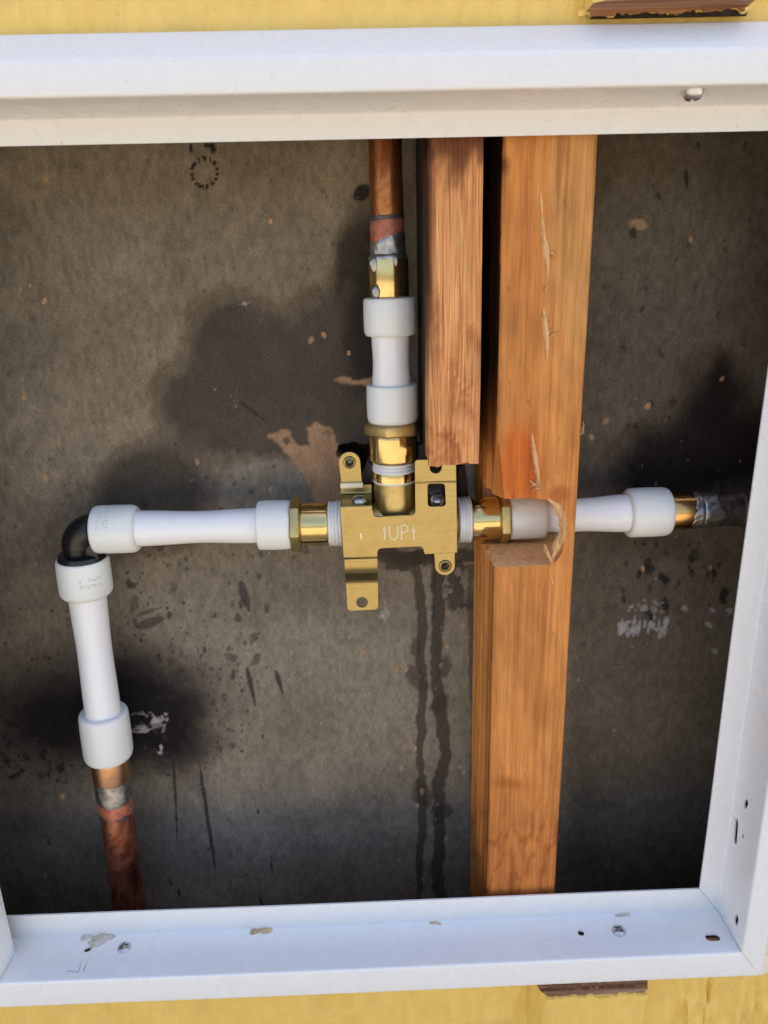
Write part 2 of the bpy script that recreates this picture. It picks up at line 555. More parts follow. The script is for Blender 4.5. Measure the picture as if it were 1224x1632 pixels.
# ragged strips of paint and wood fibre left where the batten was cut away
def ragged_strip(name, x0, x1, y, z_top, h0, h1, mat, sd, th=.0006, n=140):
    xs = np.linspace(x0, x1, n)
    hh = h0+(h1-h0)*np.clip(fbm(xs*260, xs*0+sd, sd, 5)*2.2-.6, 0, 1)
    verts, faces = [], []
    for x, h in zip(xs, hh):
        verts += [(x, y, z_top), (x, y-.0004*h/h1, z_top-h), (x, y+th, z_top), (x, y+th, z_top-h)]
    for i in range(n-1):
        a = i*4
        faces += [(a, a+1, a+5, a+4), (a+2, a+6, a+7, a+3), (a+1, a+3, a+7, a+5), (a, a+4, a+6, a+2)]
    faces += [(0, 2, 3, 1), (n*4-4, n*4-3, n*4-1, n*4-2)]
    return link(name, mesh_py(name, verts, faces), mat, wall, 0)
ragged_strip('torn_paint', bx0-.004, bx1+.004, -.0158, ZT2+.0004, .0001, .0024, YELLOW, 5)
ragged_strip('torn_fibre', bx0, bx1, -.0172, ZT2+.0004, .0002, .0022, RAWW, 9)
ragged_strip('torn_fibre', bx0, bx0+.010, -.0162, ZT2+.0004, .0002, .0018, PLASTER, 14)
ragged_strip('torn_paint', bx0+.001, bx1-.001, -.0285, ZB2-.004, -.0028, -.0052, YELLOW, 21, .0011)
ragged_strip('torn_fibre', bx0+.004, bx1-.006, -.0240, ZB2-.001, -.0008, -.0024, RAWW, 27, .004)
ragged_strip('torn_fibre', bx1-.012, bx1+.003, -.0200, ZB2-.001, -.0010, -.0040, PLASTER, 31, .003)
# wood backing behind the frame's hollow rails (seen through the screw holes)
link('backing_strip', box_mesh('backing_strip', OL-.01, OR_+.01, -.024, YS-.0008, OB-.004, ZB-.0178), RAWW, wall, 0)
link('backing_strip', box_mesh('backing_strip', XR+.0146, OR_+.008, -.024, YS-.0008, ZB-.010, ZT), RAWW, wall, 0)

# ------------------------------------------------------------------ white frame
frame = empty('access_frame', (0, YFR, ZB), 'white painted metal access panel frame with mitred corners', 'frame')
def fillet(pts, rads, n=4):
    pts = [np.array(p, float) for p in pts]
    out = [pts[0]]
    for i in range(1, len(pts)-1):
        p, a, b = pts[i], pts[i-1], pts[i+1]
        da, db = a-p, b-p
        la, lb = np.linalg.norm(da), np.linalg.norm(db)
        q = min(rads[i], la*.45, lb*.45)
        A, B = p+da/la*q, p+db/lb*q
        for k in range(n+1):
            t = k/n
            out.append(A*(1-t)**2+p*2*t*(1-t)+B*t*t)
    out.append(pts[-1])
    return out
def shell_profile(pts, th):
    """offset a polyline to give sheet thickness; returns a closed loop."""
    n = len(pts); off = []
    for i in range(n):
        d = pts[min(i+1, n-1)]-pts[max(i-1, 0)]
        d /= np.linalg.norm(d)
        off.append(pts[i]+np.array([d[1], -d[0]])*-th)
    return pts+off[::-1]
RAD = [0, .0010, .0014, .0014, .001, 0]
def rail_loop(c, f, o):
    return shell_profile(fillet([(0, YFL), (c, YFL), (f, YFR), (o, YFR), (o+.0105, -.0195), (o+.0115, YS-.0006)], RAD), .0009)
UB, UT, UR = rail_loop(.0149, .0153, .0307), rail_loop(.0088, .0109, .0216), rail_loop(.0113, .0119, .0236)
prof_l = fillet([(-.0042, -.0125), (-.0042, -.0155), (-.003, -.0300), (.0105, YFR), (.0208, -.0195), (.0218, YS-.0006)], [0, .0008, .0018, .0016, .001, 0])
loop_left = shell_profile(prof_l, .0009)
def rail(m, fn, n):
    """fn(i, t) gives profile point i at fraction t along the rail."""
    faces = []
    verts = [fn(i, j/n) for j in range(n+1) for i in range(m)]
    for j in range(n):
        for i in range(m):
            a, b = j*m+i, j*m+(i+1) % m
            faces.append((a, b, b+m, a+m))
    faces.append(tuple(range(m))[::-1]); faces.append(tuple(n*m+i for i in range(m)))
    bm = bmesh.new()
    bv = [bm.verts.new(v) for v in verts]
    for f in faces: bm.faces.new([bv[i] for i in f])
    return mesh_bm('rail', bm)
G = .00014   # hairline gap at the mitres
NP = len(UB)
def wv(t, s): return .0004*math.sin(t*7+s)
def f_bottom(i, t):
    u, y = UB[i]; a, b = XL-.0222, XR+UR[i][0]-G
    return (a+(b-a)*t, y, ZB-u+wv(t, 1)*(1-t))
def f_top(i, t):
    u, y = UT[i]; a, b = XL-.0222, XR+UR[i][0]-G
    return (a+(b-a)*t, y, ZT+u+.0008*(1-t))
def f_right(i, t):
    u, y = UR[i]; a, b = ZB-UB[i][0]+G, ZT+UT[i][0]-G
    return (XR+u+wv(t, 2)*(t*(1-t)*4), y, a+(b-a)*t)
def f_left(i, t):
    u, y = loop_left[i]
    a, b = ZB-.0144-max(0, u+.0030)*.9*(1 if y < -.028 else 0), ZT+.0142
    return (XL-u, y, a+(b-a)*t)
def hole_cyl(P, d, r, L=.006, sx=1.0, axis=None, seg=24):
    d, u, v = basis(d)
    if axis is not None:
        u = np.array(axis, float); u /= np.linalg.norm(u); v = np.cross(d, u)
    P = np.array(P)
    verts = []
    for s in (-1, 1):
        for k in range(seg):
            a = 2*math.pi*k/seg
            ex = (abs(sx)-1)*r*(1 if math.cos(a) > 0 else -1)
            verts.append(P+d*L*s+u*(r*math.cos(a)+ex)+v*r*math.sin(a))
    faces = [(k, (k+1) % seg, seg+(k+1) % seg, seg+k) for k in range(seg)]+[tuple(range(seg))[::-1], tuple(range(seg, 2*seg))]
    bm = bmesh.new(); bv = [bm.verts.new(q) for q in verts]
    for f in faces: bm.faces.new([bv[i] for i in f])
    return temp(mesh_bm('cut', bm))
def sill(px, py, lift=0.0):
    p = atZ(px, py, ZB-.0151)
    p[2] = ZB-.0151+lift
    return p
def jamb(px, py):
    return atX(px, py, XR+.0116)
me_b = rail(NP, f_bottom, 60)
cuts = [hole_cyl(sill(1136, 1494), (0, 0, 1), .0021, sx=1.75, axis=(1, 0, 0)), hole_cyl(sill(926, 1487), (0, 0, 1), .0017),
        hole_cyl(sill(140, 1514), (0, 0, 1), .0013, sx=1.4, axis=(1, .5, 0))]
rb = link('bottom_rail', boolean(temp(me_b), cuts), WHITE, frame, 32)
rt = link('top_rail', rail(NP, f_top, 40), WHITE, frame, 32)
me_r = rail(NP, f_right, 40)
cuts = [hole_cyl(jamb(1173, 1325), (1, 0, 0), .0017, sx=4.2, axis=(0, .10, 1)), hole_cyl(jamb(1189, 1281), (1, 0, 0), .0016, sx=1.8, axis=(0, -.25, 1)),
        hole_cyl(jamb(1184, 1333), (1, 0, 0), .0008, sx=1.8, axis=(0, -.25, 1)), hole_cyl(jamb(1173, 1466), (1, 0, 0), .0016, sx=2.0, axis=(0, -.1, 1))]
rr = link('right_stile', boolean(temp(me_r), cuts), WHITE, frame, 32)
rl = link('left_stile', rail(len(loop_left), f_left, 30), WHITE, frame, 32)

# pan head screws through the rails (cross recess cut into the dome)
def screw_head(name, P, nrm, r, parent, mat=STEEL, twist=.4, h=None):
    d, u, v = basis(nrm)
    h = h or r*.55
    verts, faces = [], []
    nr, ns = 14, 48
    for i in range(nr+1):
        q = i/nr
        for k in range(ns):
            a = 2*math.pi*k/ns
            x, y = q*math.cos(a+twist), q*math.sin(a+twist)
            z = h*(1-q**3.2)**.6 if q < 1 else 0
            cr = (abs(math.cos(a)*q) < .14 and abs(math.sin(a)*q) < .58) or (abs(math.sin(a)*q) < .14 and abs(math.cos(a)*q) < .58)
            if cr: z -= h*.65
            verts.append(np.array(P)+d*(z-h*.05)+u*x*r+v*y*r)
    for k in range(ns):
        verts.append(np.array(P)-d*h*.5+u*r*math.cos(2*math.pi*k/ns+twist)+v*r*math.sin(2*math.pi*k/ns+twist))
    for i in range(nr+1):
        for k in range(ns):
            a, b = i*ns+k, i*ns+(k+1) % ns
            faces.append((a, a+ns, b+ns, b))
    return link(name, mesh_py(name, verts, faces), mat, parent, 40)
screw_head('screw', sill(198, 1511), (0, 0, 1), .0035, rb, twist=.3)
screw_head('screw', sill(986, 1484), (0, 0, 1), .0036, rb, twist=.9)
pt = at(1104, 152, -.0235); pt[2] = ZT+.0104
screw_head('screw', pt, (0, 0, -1), .0038, rt, h=.0034)
# scratch lines beside the small hole
for a, b in (((137, 1518), (124, 1550)), ((146, 1518), (132, 1549)), ((124, 1550), (107, 1548))):
    p, q = sill(*a, lift=.00012), sill(*b, lift=.00012)
    pts = [p+(q-p)*t+np.array([math.sin(t*9)*.0002, 0, 0]) for t in np.linspace(0, 1, 9)]
    link('scratch', tube_path('scratch', pts, .00018, 6), GRAPH, rb, 60)

# ------------------------------------------------------------------ backing board with its stains and painted shade
NX, NZ = 730, 760
bx = np.linspace(-.265, .255, NX); bz = np.linspace(-.44, .085, NZ)
BX, BZ = np.meshgrid(bx, bz)
P3 = np.stack([BX, np.full_like(BX, YB), BZ], -1)
PX, PY = project(P3)
wx = (fbm(BX*60, BZ*60, 21, 4)-.5); wz = (fbm(BX*60+9, BZ*60+4, 22, 4)-.5)
fx = (fbm(BX*320, BZ*320, 23, 3)-.5); fz = (fbm(BX*320+9, BZ*320+4, 24, 3)-.5)
base = np.empty(BX.shape+(3,))
mot = fbm(BX*24, BZ*24, 31, 5)[..., None]
mot2 = fbm(BX*150, BZ*150, 33, 4)[..., None]
base[:] = np.array([.222, .186, .138])
mot3 = fbm(BX*520, BZ*260, 37, 3)[..., None]
base *= (.66+.68*mot)*(.88+.24*mot2)*(.70+.60*mot3)
base *= (1-.38*sstep(885, 925, PX))[..., None]*(.80+.20*sstep(-20, 130, PX+wx*160))[..., None]  # frame's shade painted into the dingy right bay and the left edge
base = base*(1+.10*(fbm(BX*8, BZ*8, 35, 3)[..., None]-.5)*np.array([1, .4, -1.2]))
disp = (mot2[..., 0]-.5)*.00025
def lay(mask, colour, amt=1.0):
    global base
    m = np.clip(mask*amt, 0, 1)[..., None]
    base = base*(1-m)+np.array(colour)*m
def blob(cx, cy, rx, ry, soft=.35, warp=26, wob=1.0):
    x = (PX+wx*warp*wob+fx*11-cx)/rx; y = (PY+wz*warp*wob+fz*11-cy)/ry
    return 1-sstep(1-soft, 1+soft, np.sqrt(x*x+y*y))
def union(bl):
    m = np.zeros_like(PX)
    for b in bl: m = 1-(1-m)*(1-b)
    return m
SOOT = (.036, .030, .026)
sootA = union([blob(372, 548, 74, 80, .34, 44), blob(332, 650, 84, 80, .34, 44), blob(430, 590, 105, 95, .5, 50), blob(510, 600, 80, 120, .5, 40),
               blob(575, 560, 62, 190, .28), blob(420, 680, 90, 45, .25), blob(245, 790, 92, 86, .3), blob(560, 700, 40, 40, .4)])
lay(np.clip(sootA-sstep(.35, 1, 1-sootA), 0, 1)*0+sootA, (.046, .037, .031), .84)
ring = np.clip(1-np.abs(sootA-.35)/.3, 0, 1)
lay(ring, (.13, .075, .04), .42)
lay(union([blob(585, 480, 46, 150, .3), blob(560, 420, 30, 50, .4)]), (.028, .022, .018), .7)
lay(sstep(.45, .75, fbm(BX*70, BZ*70, 43, 5))*sootA, (.100, .078, .060), .6)
sootB = union([blob(210, 1128, 112, 76, .6, 50), blob(250, 1165, 75, 52, .6, 50), blob(105, 1150, 80, 52, .9, 60)])
lay(union([blob(165, 1125, 165, 105, .6), blob(290, 1180, 50, 60, .6)]), (.045, .036, .031), .7)
lay(blob(60, 1160, 110, 90, .7), SOOT, .6)
lay(sootB, (.011, .010, .010), .95)
sootC = union([blob(1105, 740, 110, 60, .55, 50), blob(1135, 665, 55, 70, .8, 60), blob(1058, 745, 74, 58, .5, 50), blob(1180, 700, 60, 70, .7, 50), blob(1145, 610, 16, 40, .9, 40)])
lay(sootC, (.016, .012, .011), .95)
lay(np.clip(1-np.abs(sootC-.3)/.28, 0, 1), (.10, .058, .04), .35)
lay(blob(130, 850, 90, 60, .6), SOOT, .5)
lay(blob(1030, 860, 70, 30, .6), (.07, .05, .035), .4)
# wet runs under the valve
def run(xc, y0, y1, w0, w1, seed, wav=7):
    t = np.clip((PY-y0)/(y1-y0), 0, 1)
    cx = xc+wav*(fbm(PY/60.0+seed*7, PY*0, seed, 2)-.5)*2+(PY-y0)*.008
    w = (w0+(w1-w0)*t)*(.55+.9*fbm(PY/22.0+seed*3, np.sign(PX-cx)*3.0, seed+1, 3))
    return (1-sstep(.75, 1.1, np.abs(PX+fx*6-cx)/np.maximum(w, .5)))*(PY > y0)*(PY < y1)
WET = (.060, .047, .035)
lay(run(667, 880, 1440, 9, 6, 2), WET, .8)
lay(run(700, 893, 1440, 10, 10, 4, 9), WET, .85)
lay(run(687, 880, 985, 5, 3, 6), WET, .7)
lay(run(752, 900, 1440, 6, 2, 8, 5), WET, .6)
lay(blob(625, 884, 62, 18, .12, 30), WET, .85)
lay(blob(690, 886, 80, 14, .2, 20), WET, .8)
lay(blob(730, 935, 22, 42, .25, 60)*(fbm(BX*260, BZ*200, 41, 3) > .47), WET, .8)
for (cx, cy, r) in ((668, 1080, 16), (705, 1060, 12), (672, 1265, 17), (708, 1290, 14), (702, 1120, 13), (668, 1028, 10)):
    lay(blob(cx, cy, r, r*1.3, .3, 30), WET, .7)
def streak(x0, y0, x1, y1, w, colour=(.035, .032, .03), amt=.85, tap=1.0):
    dx, dy = x1-x0, y1-y0
    L2 = dx*dx+dy*dy
    t = ((PX-x0)*dx+(PY-y0)*dy)/L2
    d = np.abs((PX-x0)*dy-(PY-y0)*dx)/math.sqrt(L2)
    ww = w*np.clip(np.sin(np.clip(t, 0, 1)*math.pi)**.6*(1-tap*.55*t), .0, 1)
    lay((1-sstep(.7, 1.2, (d+fx*2)/np.maximum(ww, .3)))*(t > 0)*(t < 1), colour, amt)
for a in ((393, 1062, 408, 1128, 6), (439, 1068, 452, 1108, 6), (317, 1210, 345, 1398, 4.2), (276, 1195, 283, 1345, 3.2), (432, 1362, 434, 1396, 2.5),
          (270, 1398, 272, 1412, 2.5), (414, 1430, 418, 1446, 4), (410, 1290, 412, 1298, 3), (284, 1416, 288, 1432, 3), (382, 640, 425, 672, 3.5)):
    streak(*a)
streak(215, 1000, 262, 985, 9, (.06, .052, .045), .8, .2)
streak(215, 982, 258, 968, 4, (.06, .052, .045), .6, .2)
streak(382, 925, 398, 975, 10, (.055, .047, .04), .8)
streak(565, 318, 590, 296, 13, (.025, .022, .02), .9, 0)
streak(372, 655, 380, 610, 2.5, (.13, .10, .085), .5)
streak(1093, 270, 1095, 302, 5, (.02, .018, .015), .8)
streak(1112, 225, 1114, 242, 4, (.02, .018, .015), .8)
def spots(n, x0, x1, y0, y1, r0, r1, colour, amt, pw=2.0, el=1.4, bump_h=0.0):
    global base, disp
    for _ in range(n):
        cx, cy = x0+(x1-x0)*rng.random(), y0+(y1-y0)*rng.random()
        r = r0+(r1-r0)*rng.random()**pw
        e = 1+(el-1)*rng.random(); an = (rng.random()-.5)*.9
        one_spot(cx, cy, r, r*e, an, colour, amt*(.6+.4*rng.random()), bump_h)
def one_spot(cx, cy, rx, ry, an, colour, amt, bump_h=0.0):
    p = at(cx, cy, YB)
    i0 = int((p[0]-bx[0])/(bx[1]-bx[0])); j0 = int((p[2]-bz[0])/(bz[1]-bz[0]))
    w = int(max(rx, ry)*1.9*.42/.7)+3
    a0, a1, b0, b1 = max(0, j0-w), min(NZ, j0+w), max(0, i0-w), min(NX, i0+w)
    if a1 <= a0 or b1 <= b0: return
    sl = (slice(a0, a1), slice(b0, b1))
    x = PX[sl]-cx+fx[sl]*rx*1.1; y = PY[sl]-cy+fz[sl]*ry*1.1
    u = (x*math.cos(an)+y*math.sin(an))/rx; v = (-x*math.sin(an)+y*math.cos(an))/ry
    m = (1-sstep(.7, 1.25, np.sqrt(u*u+v*v)))*amt
    base[sl] = base[sl]*(1-m[..., None])+np.array(colour)*m[..., None]
    if bump_h: disp[sl] -= m*bump_h
DK = (.042, .036, .031)
spots(110, 195, 430, 800, 1090, 1.2, 7, DK, .8, 3.2, 1.9)
spots(260, 0, 420, 960, 1260, .8, 3.0, (.02, .017, .015), .75, 2)
spots(60, 0, 130, 1120, 1240, 2, 7, (.02, .018, .017), .85, 2)
spots(90, 120, 380, 1040, 1230, 1.5, 6, DK, .6, 2.2)
spots(36, 990, 1160, 850, 990, 2, 8, (.022, .018, .016), .85, 1.6, 2.2)
spots(30, 1000, 1160, 640, 780, 2, 6, (.015, .013, .012), .7, 2)
spots(70, 0, 600, 700, 900, 1.2, 5, DK, .6, 2.5)
spots(260, 0, 1200, 230, 1440, .8, 3.2, DK, .6, 3)
spots(60, 960, 1200, 230, 620, 1.0, 5, (.03, .027, .022), .65, 3, 2.0)
spots(50, 480, 600, 300, 480, 1.0, 5, (.05, .04, .03), .6, 2.5)
PALE = (.40, .33, .24)
spots(120, 0, 1200, 230, 1440, .8, 2.4, PALE, .55, 2)
spots(60, 480, 760, 1000, 1420, .9, 2.6, PALE, .6, 2)
TAN = (.40, .235, .125)
for (cx, cy, r) in ((73, 287, 6), (248, 248, 5), (431, 353, 5), (71, 480, 6), (24, 410, 4), (33, 460, 4), (48, 455, 3.5), (496, 541, 6.5), (516, 534, 5), (556, 563, 4),
                    (314, 737, 6), (72, 760, 7), (431, 780, 5), (37, 633, 5), (578, 1040, 6), (633, 1068, 5), (647, 1067, 4), (714, 978, 6), (738, 996, 5), (653, 1176, 5),
                    (640, 1225, 6), (685, 1325, 5), (711, 1335, 6), (585, 1187, 4), (636, 1372, 4), (641, 1419, 5), (673, 1261, 5), (665, 1284, 5), (662, 1193, 4), (712, 1031, 4),
                    (1033, 648, 7), (943, 697, 6), (1101, 382, 5), (966, 672, 6), (1025, 905, 5), (1132, 905, 4), (1150, 604, 5), (72, 1395, 5), (100, 1268, 6), (740, 1232, 4), (616, 1197, 3), (702, 1060, 4)):
    q = .7+.6*rng.random()
    one_spot(cx, cy, r*.62, r*.95, (rng.random()-.5), tuple(np.array(TAN)*q+np.array(PALE)*.25*(1.3-q)), .95, .0002)
one_spot(1017, 358, 13, 9, .2, (.40, .28, .16), .9)
one_spot(1009, 370, 6, 9, .2, (.03, .025, .02), .8)
# pale scrapes
for (cx, cy, rx, ry, a) in ((225, 1165, 16, 5, .9), (250, 1148, 12, 8, .9), (262, 1142, 7, 5, 1), (240, 1160, 22, 7, .55), (258, 1195, 5, 8, .95), (228, 1138, 12, 4, .5), (610, 975, 7, 13, .75), (390, 485, 5, 5, .6)):
    for k in range(9): one_spot(cx+rng.normal()*rx*.55, cy+rng.normal()*ry*.55, rx*(.15+.35*rng.random()), ry*(.2+.4*rng.random()), -.25+rng.normal()*.4, (.46, .43, .40), a*(.4+.4*rng.random()))
for k in range(46):
    cx = 985+rng.random()*80; cy = 1000+rng.normal()*6
    one_spot(cx, cy, 1.5+rng.random()*2.5, 3+rng.random()*6, .15, (.42, .41, .40), .65)
for k in range(22):
    cx = 1000+rng.random()*60; cy = 968+rng.normal()*4
    one_spot(cx, cy, 1.5+rng.random()*3, 2+rng.random()*3, .1, (.36, .35, .34), .45)
for (cx, cy) in ((1092, 970), (1136, 972), (1162, 973), (1130, 995), (1138, 1038)):
    one_spot(cx, cy, 6, 4, .5, (.42, .41, .40), .6)
# dotted ink ring and the marks over it
th = np.arctan2(PY-275, PX-326)
rad = np.sqrt(((PX-326)/20.5)**2+((PY-275)/22.5)**2)
dots = (np.sin(th*15)+.5*np.sin(th*7+1)+fx*2 > -.35)
lay((np.abs(rad-1) < .15)*dots*1.0, (.012, .012, .013), .92)
for (cx, cy, rx, ry) in ((304, 236, 3, 6), (331, 232, 6, 4), (339, 238, 5, 6), (338, 231, 4, 4)):
    one_spot(cx, cy, rx, ry, 0, (.012, .012, .013), .9)
# torn facing paper: pale brown layer lies deeper
def in_poly(poly):
    qx, qy = PX+fx*9+wx*6, PY+fz*9+wz*6
    ins = np.zeros(PX.shape, bool)
    n = len(poly)
    for i in range(n):
        x1, y1 = poly[i]; x2, y2 = poly[(i+1) % n]
        c = ((y1 > qy) != (y2 > qy)) & (qx < (x2-x1)*(qy-y1)/(y2-y1+1e-9)+x1)
        ins ^= c
    return ins
tear = in_poly([(424, 690), (462, 684), (470, 703), (494, 712), (488, 682), (505, 672), (529, 686), (540, 715), (546, 760), (560, 815), (505, 812), (492, 778), (483, 755), (460, 728), (440, 704)])
tear2 = in_poly([(533, 606), (545, 601), (560, 604), (592, 602), (592, 612), (560, 615), (545, 612)])
tt = (tear | tear2).astype(float)
for _ in range(1): tt = (tt+np.roll(tt, 1, 0)+np.roll(tt, -1, 0)+np.roll(tt, 1, 1)+np.roll(tt, -1, 1))/5
tc_ = np.array([.40, .245, .14])*(.72+.5*fbm(BX*200, BZ*120, 51, 4)[..., None])
base = base*(1-tt[..., None])+tc_*tt[..., None]
disp = disp+tt*.0008
one_spot(457, 703, 6, 7, 0, (.10, .06, .035), .8)
one_spot(520, 692, 9, 6, 0, (.17, .10, .06), .6)
# the cut-out for the valve in the board (a pocket behind it), edges ragged
pocket = in_poly([(537, 711), (560, 706), (590, 709), (700, 708), (742, 705), (742, 830), (575, 830), (572, 770), (574, 733), (540, 730)])
base = np.where(pocket[..., None], np.array([.055, .04, .03])*(.5+fbm(BX*120, BZ*120, 61, 4)[..., None]), base)
disp = disp+pocket*.022
pale = in_poly([(741, 735), (768, 735), (768, 800), (741, 800)])
base = np.where(pale[..., None], np.array([.42, .38, .31]), base)

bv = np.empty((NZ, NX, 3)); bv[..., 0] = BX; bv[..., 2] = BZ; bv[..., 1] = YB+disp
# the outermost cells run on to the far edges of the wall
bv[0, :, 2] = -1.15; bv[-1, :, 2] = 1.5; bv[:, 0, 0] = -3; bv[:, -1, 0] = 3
idx = np.arange(NX*NZ).reshape(NZ, NX)
quads = np.stack([idx[:-1, :-1], idx[:-1, 1:], idx[1:, 1:], idx[1:, :-1]], -1).reshape(-1, 4)
bme = bpy.data.meshes.new('backing_board')
bme.vertices.add(NX*NZ); bme.vertices.foreach_set('co', bv.astype(np.float32).ravel())
bme.loops.add(quads.size); bme.loops.foreach_set('vertex_index', quads.astype(np.int32).ravel())
bme.polygons.add(len(quads)); bme.polygons.foreach_set('loop_start', np.arange(0, quads.size, 4, dtype=np.int32))
bme.update(calc_edges=True)
ca = bme.color_attributes.new('stain_shade', 'FLOAT_COLOR', 'POINT')
ca.data.foreach_set('color', np.concatenate([np.clip(base, 0.004, 1).reshape(-1, 3), np.ones((NX*NZ, 1))], 1).astype(np.float32).ravel())
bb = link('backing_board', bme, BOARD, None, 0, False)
bme.polygons.foreach_set('use_smooth', [True]*len(bme.polygons))
tag(bb, 'dark grey brown backing board with soot stains and water runs', 'board', kind='structure')

# ------------------------------------------------------------------ stud
def tint_mesh(me, fn):
    co = np.empty(len(me.vertices)*3, dtype=np.float32)
    me.vertices.foreach_get('co', co)
    co = co.reshape(-1, 3).astype(float)
    px, py = project(co)
    t = fn(co, px, py)
    a = me.color_attributes.new('tint', 'FLOAT_COLOR', 'POINT')
    a.data.foreach_set('color', np.concatenate([np.clip(t, .01, 2), np.ones((len(co), 1))], 1).astype(np.float32).ravel())
def soft(px, py, cx, cy, rx, ry, s=.5):
    return (1-sstep(1-s, 1+s, np.sqrt(((px-cx)/rx)**2+((py-cy)/ry)**2)))[:, None]
def tmul(t, m, c):
    return t*(1-m)+t*np.array(c)*m
def stud_tint(co, px, py):
    t = np.ones((len(co), 3))
    w = (fbm(co[:, 0]*90, co[:, 2]*26, 71, 4)-.5)*60
    w2 = fbm(co[:, 0]*240+co[:, 2]*60, co[:, 2]*70, 73, 4)
    t = t*(.80+.40*w2[:, None])
    t = tmul(t, soft(px+w, py+w, 822, 740, 42, 70), (1.04, .66, .36))         # resin-rich orange wood over the notch
    t = tmul(t, soft(px+w*.5, py, 925, 300, 48, 300, .5), (.94, 1.16, 1.45))   # weathered paler half at the top
    t = tmul(t, soft(px+w*.4, py+w*.4, 812, 1247, 24, 8, .9), (.72, .56, .42))     # dark knots and figure
    t = tmul(t, soft(px+w*.4, py+w*.4, 800, 262, 9, 14), (.42, .36, .34))
    t = tmul(t, soft(px+w*.4, py+w*.4, 893, 790, 20, 12), (.72, .55, .45))
    fig = np.abs(np.sin((px*.9+py*.33+w*1.6)*.10))
    t = tmul(t, (sstep(.25, .0, 1-fig)*0+sstep(.93, 1.0, fig)*sstep(1230, 1330, py))[:, None], (.74, .60, .50))
    t = tmul(t, sstep(1180, 1420, py)[:, None]*.8, (.78, .66, .58))
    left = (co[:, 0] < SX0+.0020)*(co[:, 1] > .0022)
    t = tmul(t, (left*sstep(760, 560, py+w))[:, None], (.045, .040, .036))     # shade of the gap beside the short board, painted into the tint
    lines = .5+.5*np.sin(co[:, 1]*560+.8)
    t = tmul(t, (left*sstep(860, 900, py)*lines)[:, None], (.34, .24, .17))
    return t
def block_tint(co, px, py):
    t = np.ones((len(co), 3))
    w = (fbm(co[:, 0]*160, co[:, 2]*60, 81, 4)-.5)*70
    w3 = (fbm(co[:, 0]*500, co[:, 2]*260, 85, 3)-.5)*34
    t = t*(.78+.44*fbm(co[:, 0]*300, co[:, 2]*50, 83, 4)[:, None])
    t = tmul(t, (sstep(300, 232, py+w*1.5+w3))[:, None], (.22, .16, .13))         # charred top
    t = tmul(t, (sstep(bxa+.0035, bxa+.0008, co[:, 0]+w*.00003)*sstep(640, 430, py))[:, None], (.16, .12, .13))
    for cx, cy, rx, ry in ((712, 712, 9, 22), (705, 690, 26, 7), (735, 648, 14, 9), (752, 640, 5, 30), (690, 735, 16, 6), (725, 600, 5, 18), (757, 540, 8, 12), (690, 505, 8, 40)):
        t = tmul(t, soft(px+w*.5+w3, py+w*.5+w3*1.4, cx, cy, rx, ry*1.3, .9), (.70, .55, .47))
    return t
SX0, SX1 = .0552, .0914
def plank(x0, x1, y0, y1, z0, z1, rnd, dz, amp, sd, side_grooves=False, ragged=0.0):
    sec = round_poly([(x0, y1), (x0, y0), (x1, y0), (x1, y1)], [rnd*.4, rnd, rnd, rnd*.4], 4)
    # extra points along each side
    pts = []
    for i in range(len(sec)):
        a, b = sec[i], sec[(i+1) % len(sec)]
        L = np.linalg.norm(b-a); k = max(1, int(L/.0014))
        for q in range(k): pts.append(a+(b-a)*q/k)
    m = len(pts)
    zs = np.concatenate([np.arange(z0, z1, dz), [z1]])
    bm = bmesh.new(); rows = []
    cx, cy = (x0+x1)/2, (y0+y1)/2
    ang = np.array([math.atan2(p[1]-cy, p[0]-cx) for p in pts])
    for j, z in enumerate(zs):
        nz = (fbm(ang*6+30, np.full(m, z*14.0), sd, 4)-.5)*amp
        row = []
        for i, p in enumerate(pts):
            c = np.array([p[0]-cx, p[1]-cy]); ln = np.linalg.norm(c)
            q = p+c/ln*nz[i]
            if side_grooves and p[0] < x0+.001 and p[1] > .006:
                q = q+np.array([.0016*math.sin(p[1]*560)*sstep(.006, .02, np.array(p[1])), 0])
            zz = z
            if ragged and j == 0: zz = z+(float(fbm(np.array([p[0]*400]), np.array([p[1]*400]), sd+4, 3)[0])-.5)*ragged
            row.append(bm.verts.new((q[0], q[1], zz)))
        rows.append(row)
    for j in range(len(zs)-1):
        for i in range(m):
            bm.faces.new((rows[j][i], rows[j][(i+1) % m], rows[j+1][(i+1) % m], rows[j+1][i]))
    bm.faces.new(rows[0][::-1]); bm.faces.new(rows[-1])
    return mesh_bm('plank', bm)
stud_me = plank(SX0, SX1, 0, YB-.0008, -.37, .10, .0022, .002, .0006, 3, side_grooves=True)
YP = .034
nt_, nb_ = at(840, 794, 0)[2], at(840, 903, 0)[2]
hc = at(846, 846, 0)
def rough_cut(verts_fn, n, m):
    pass
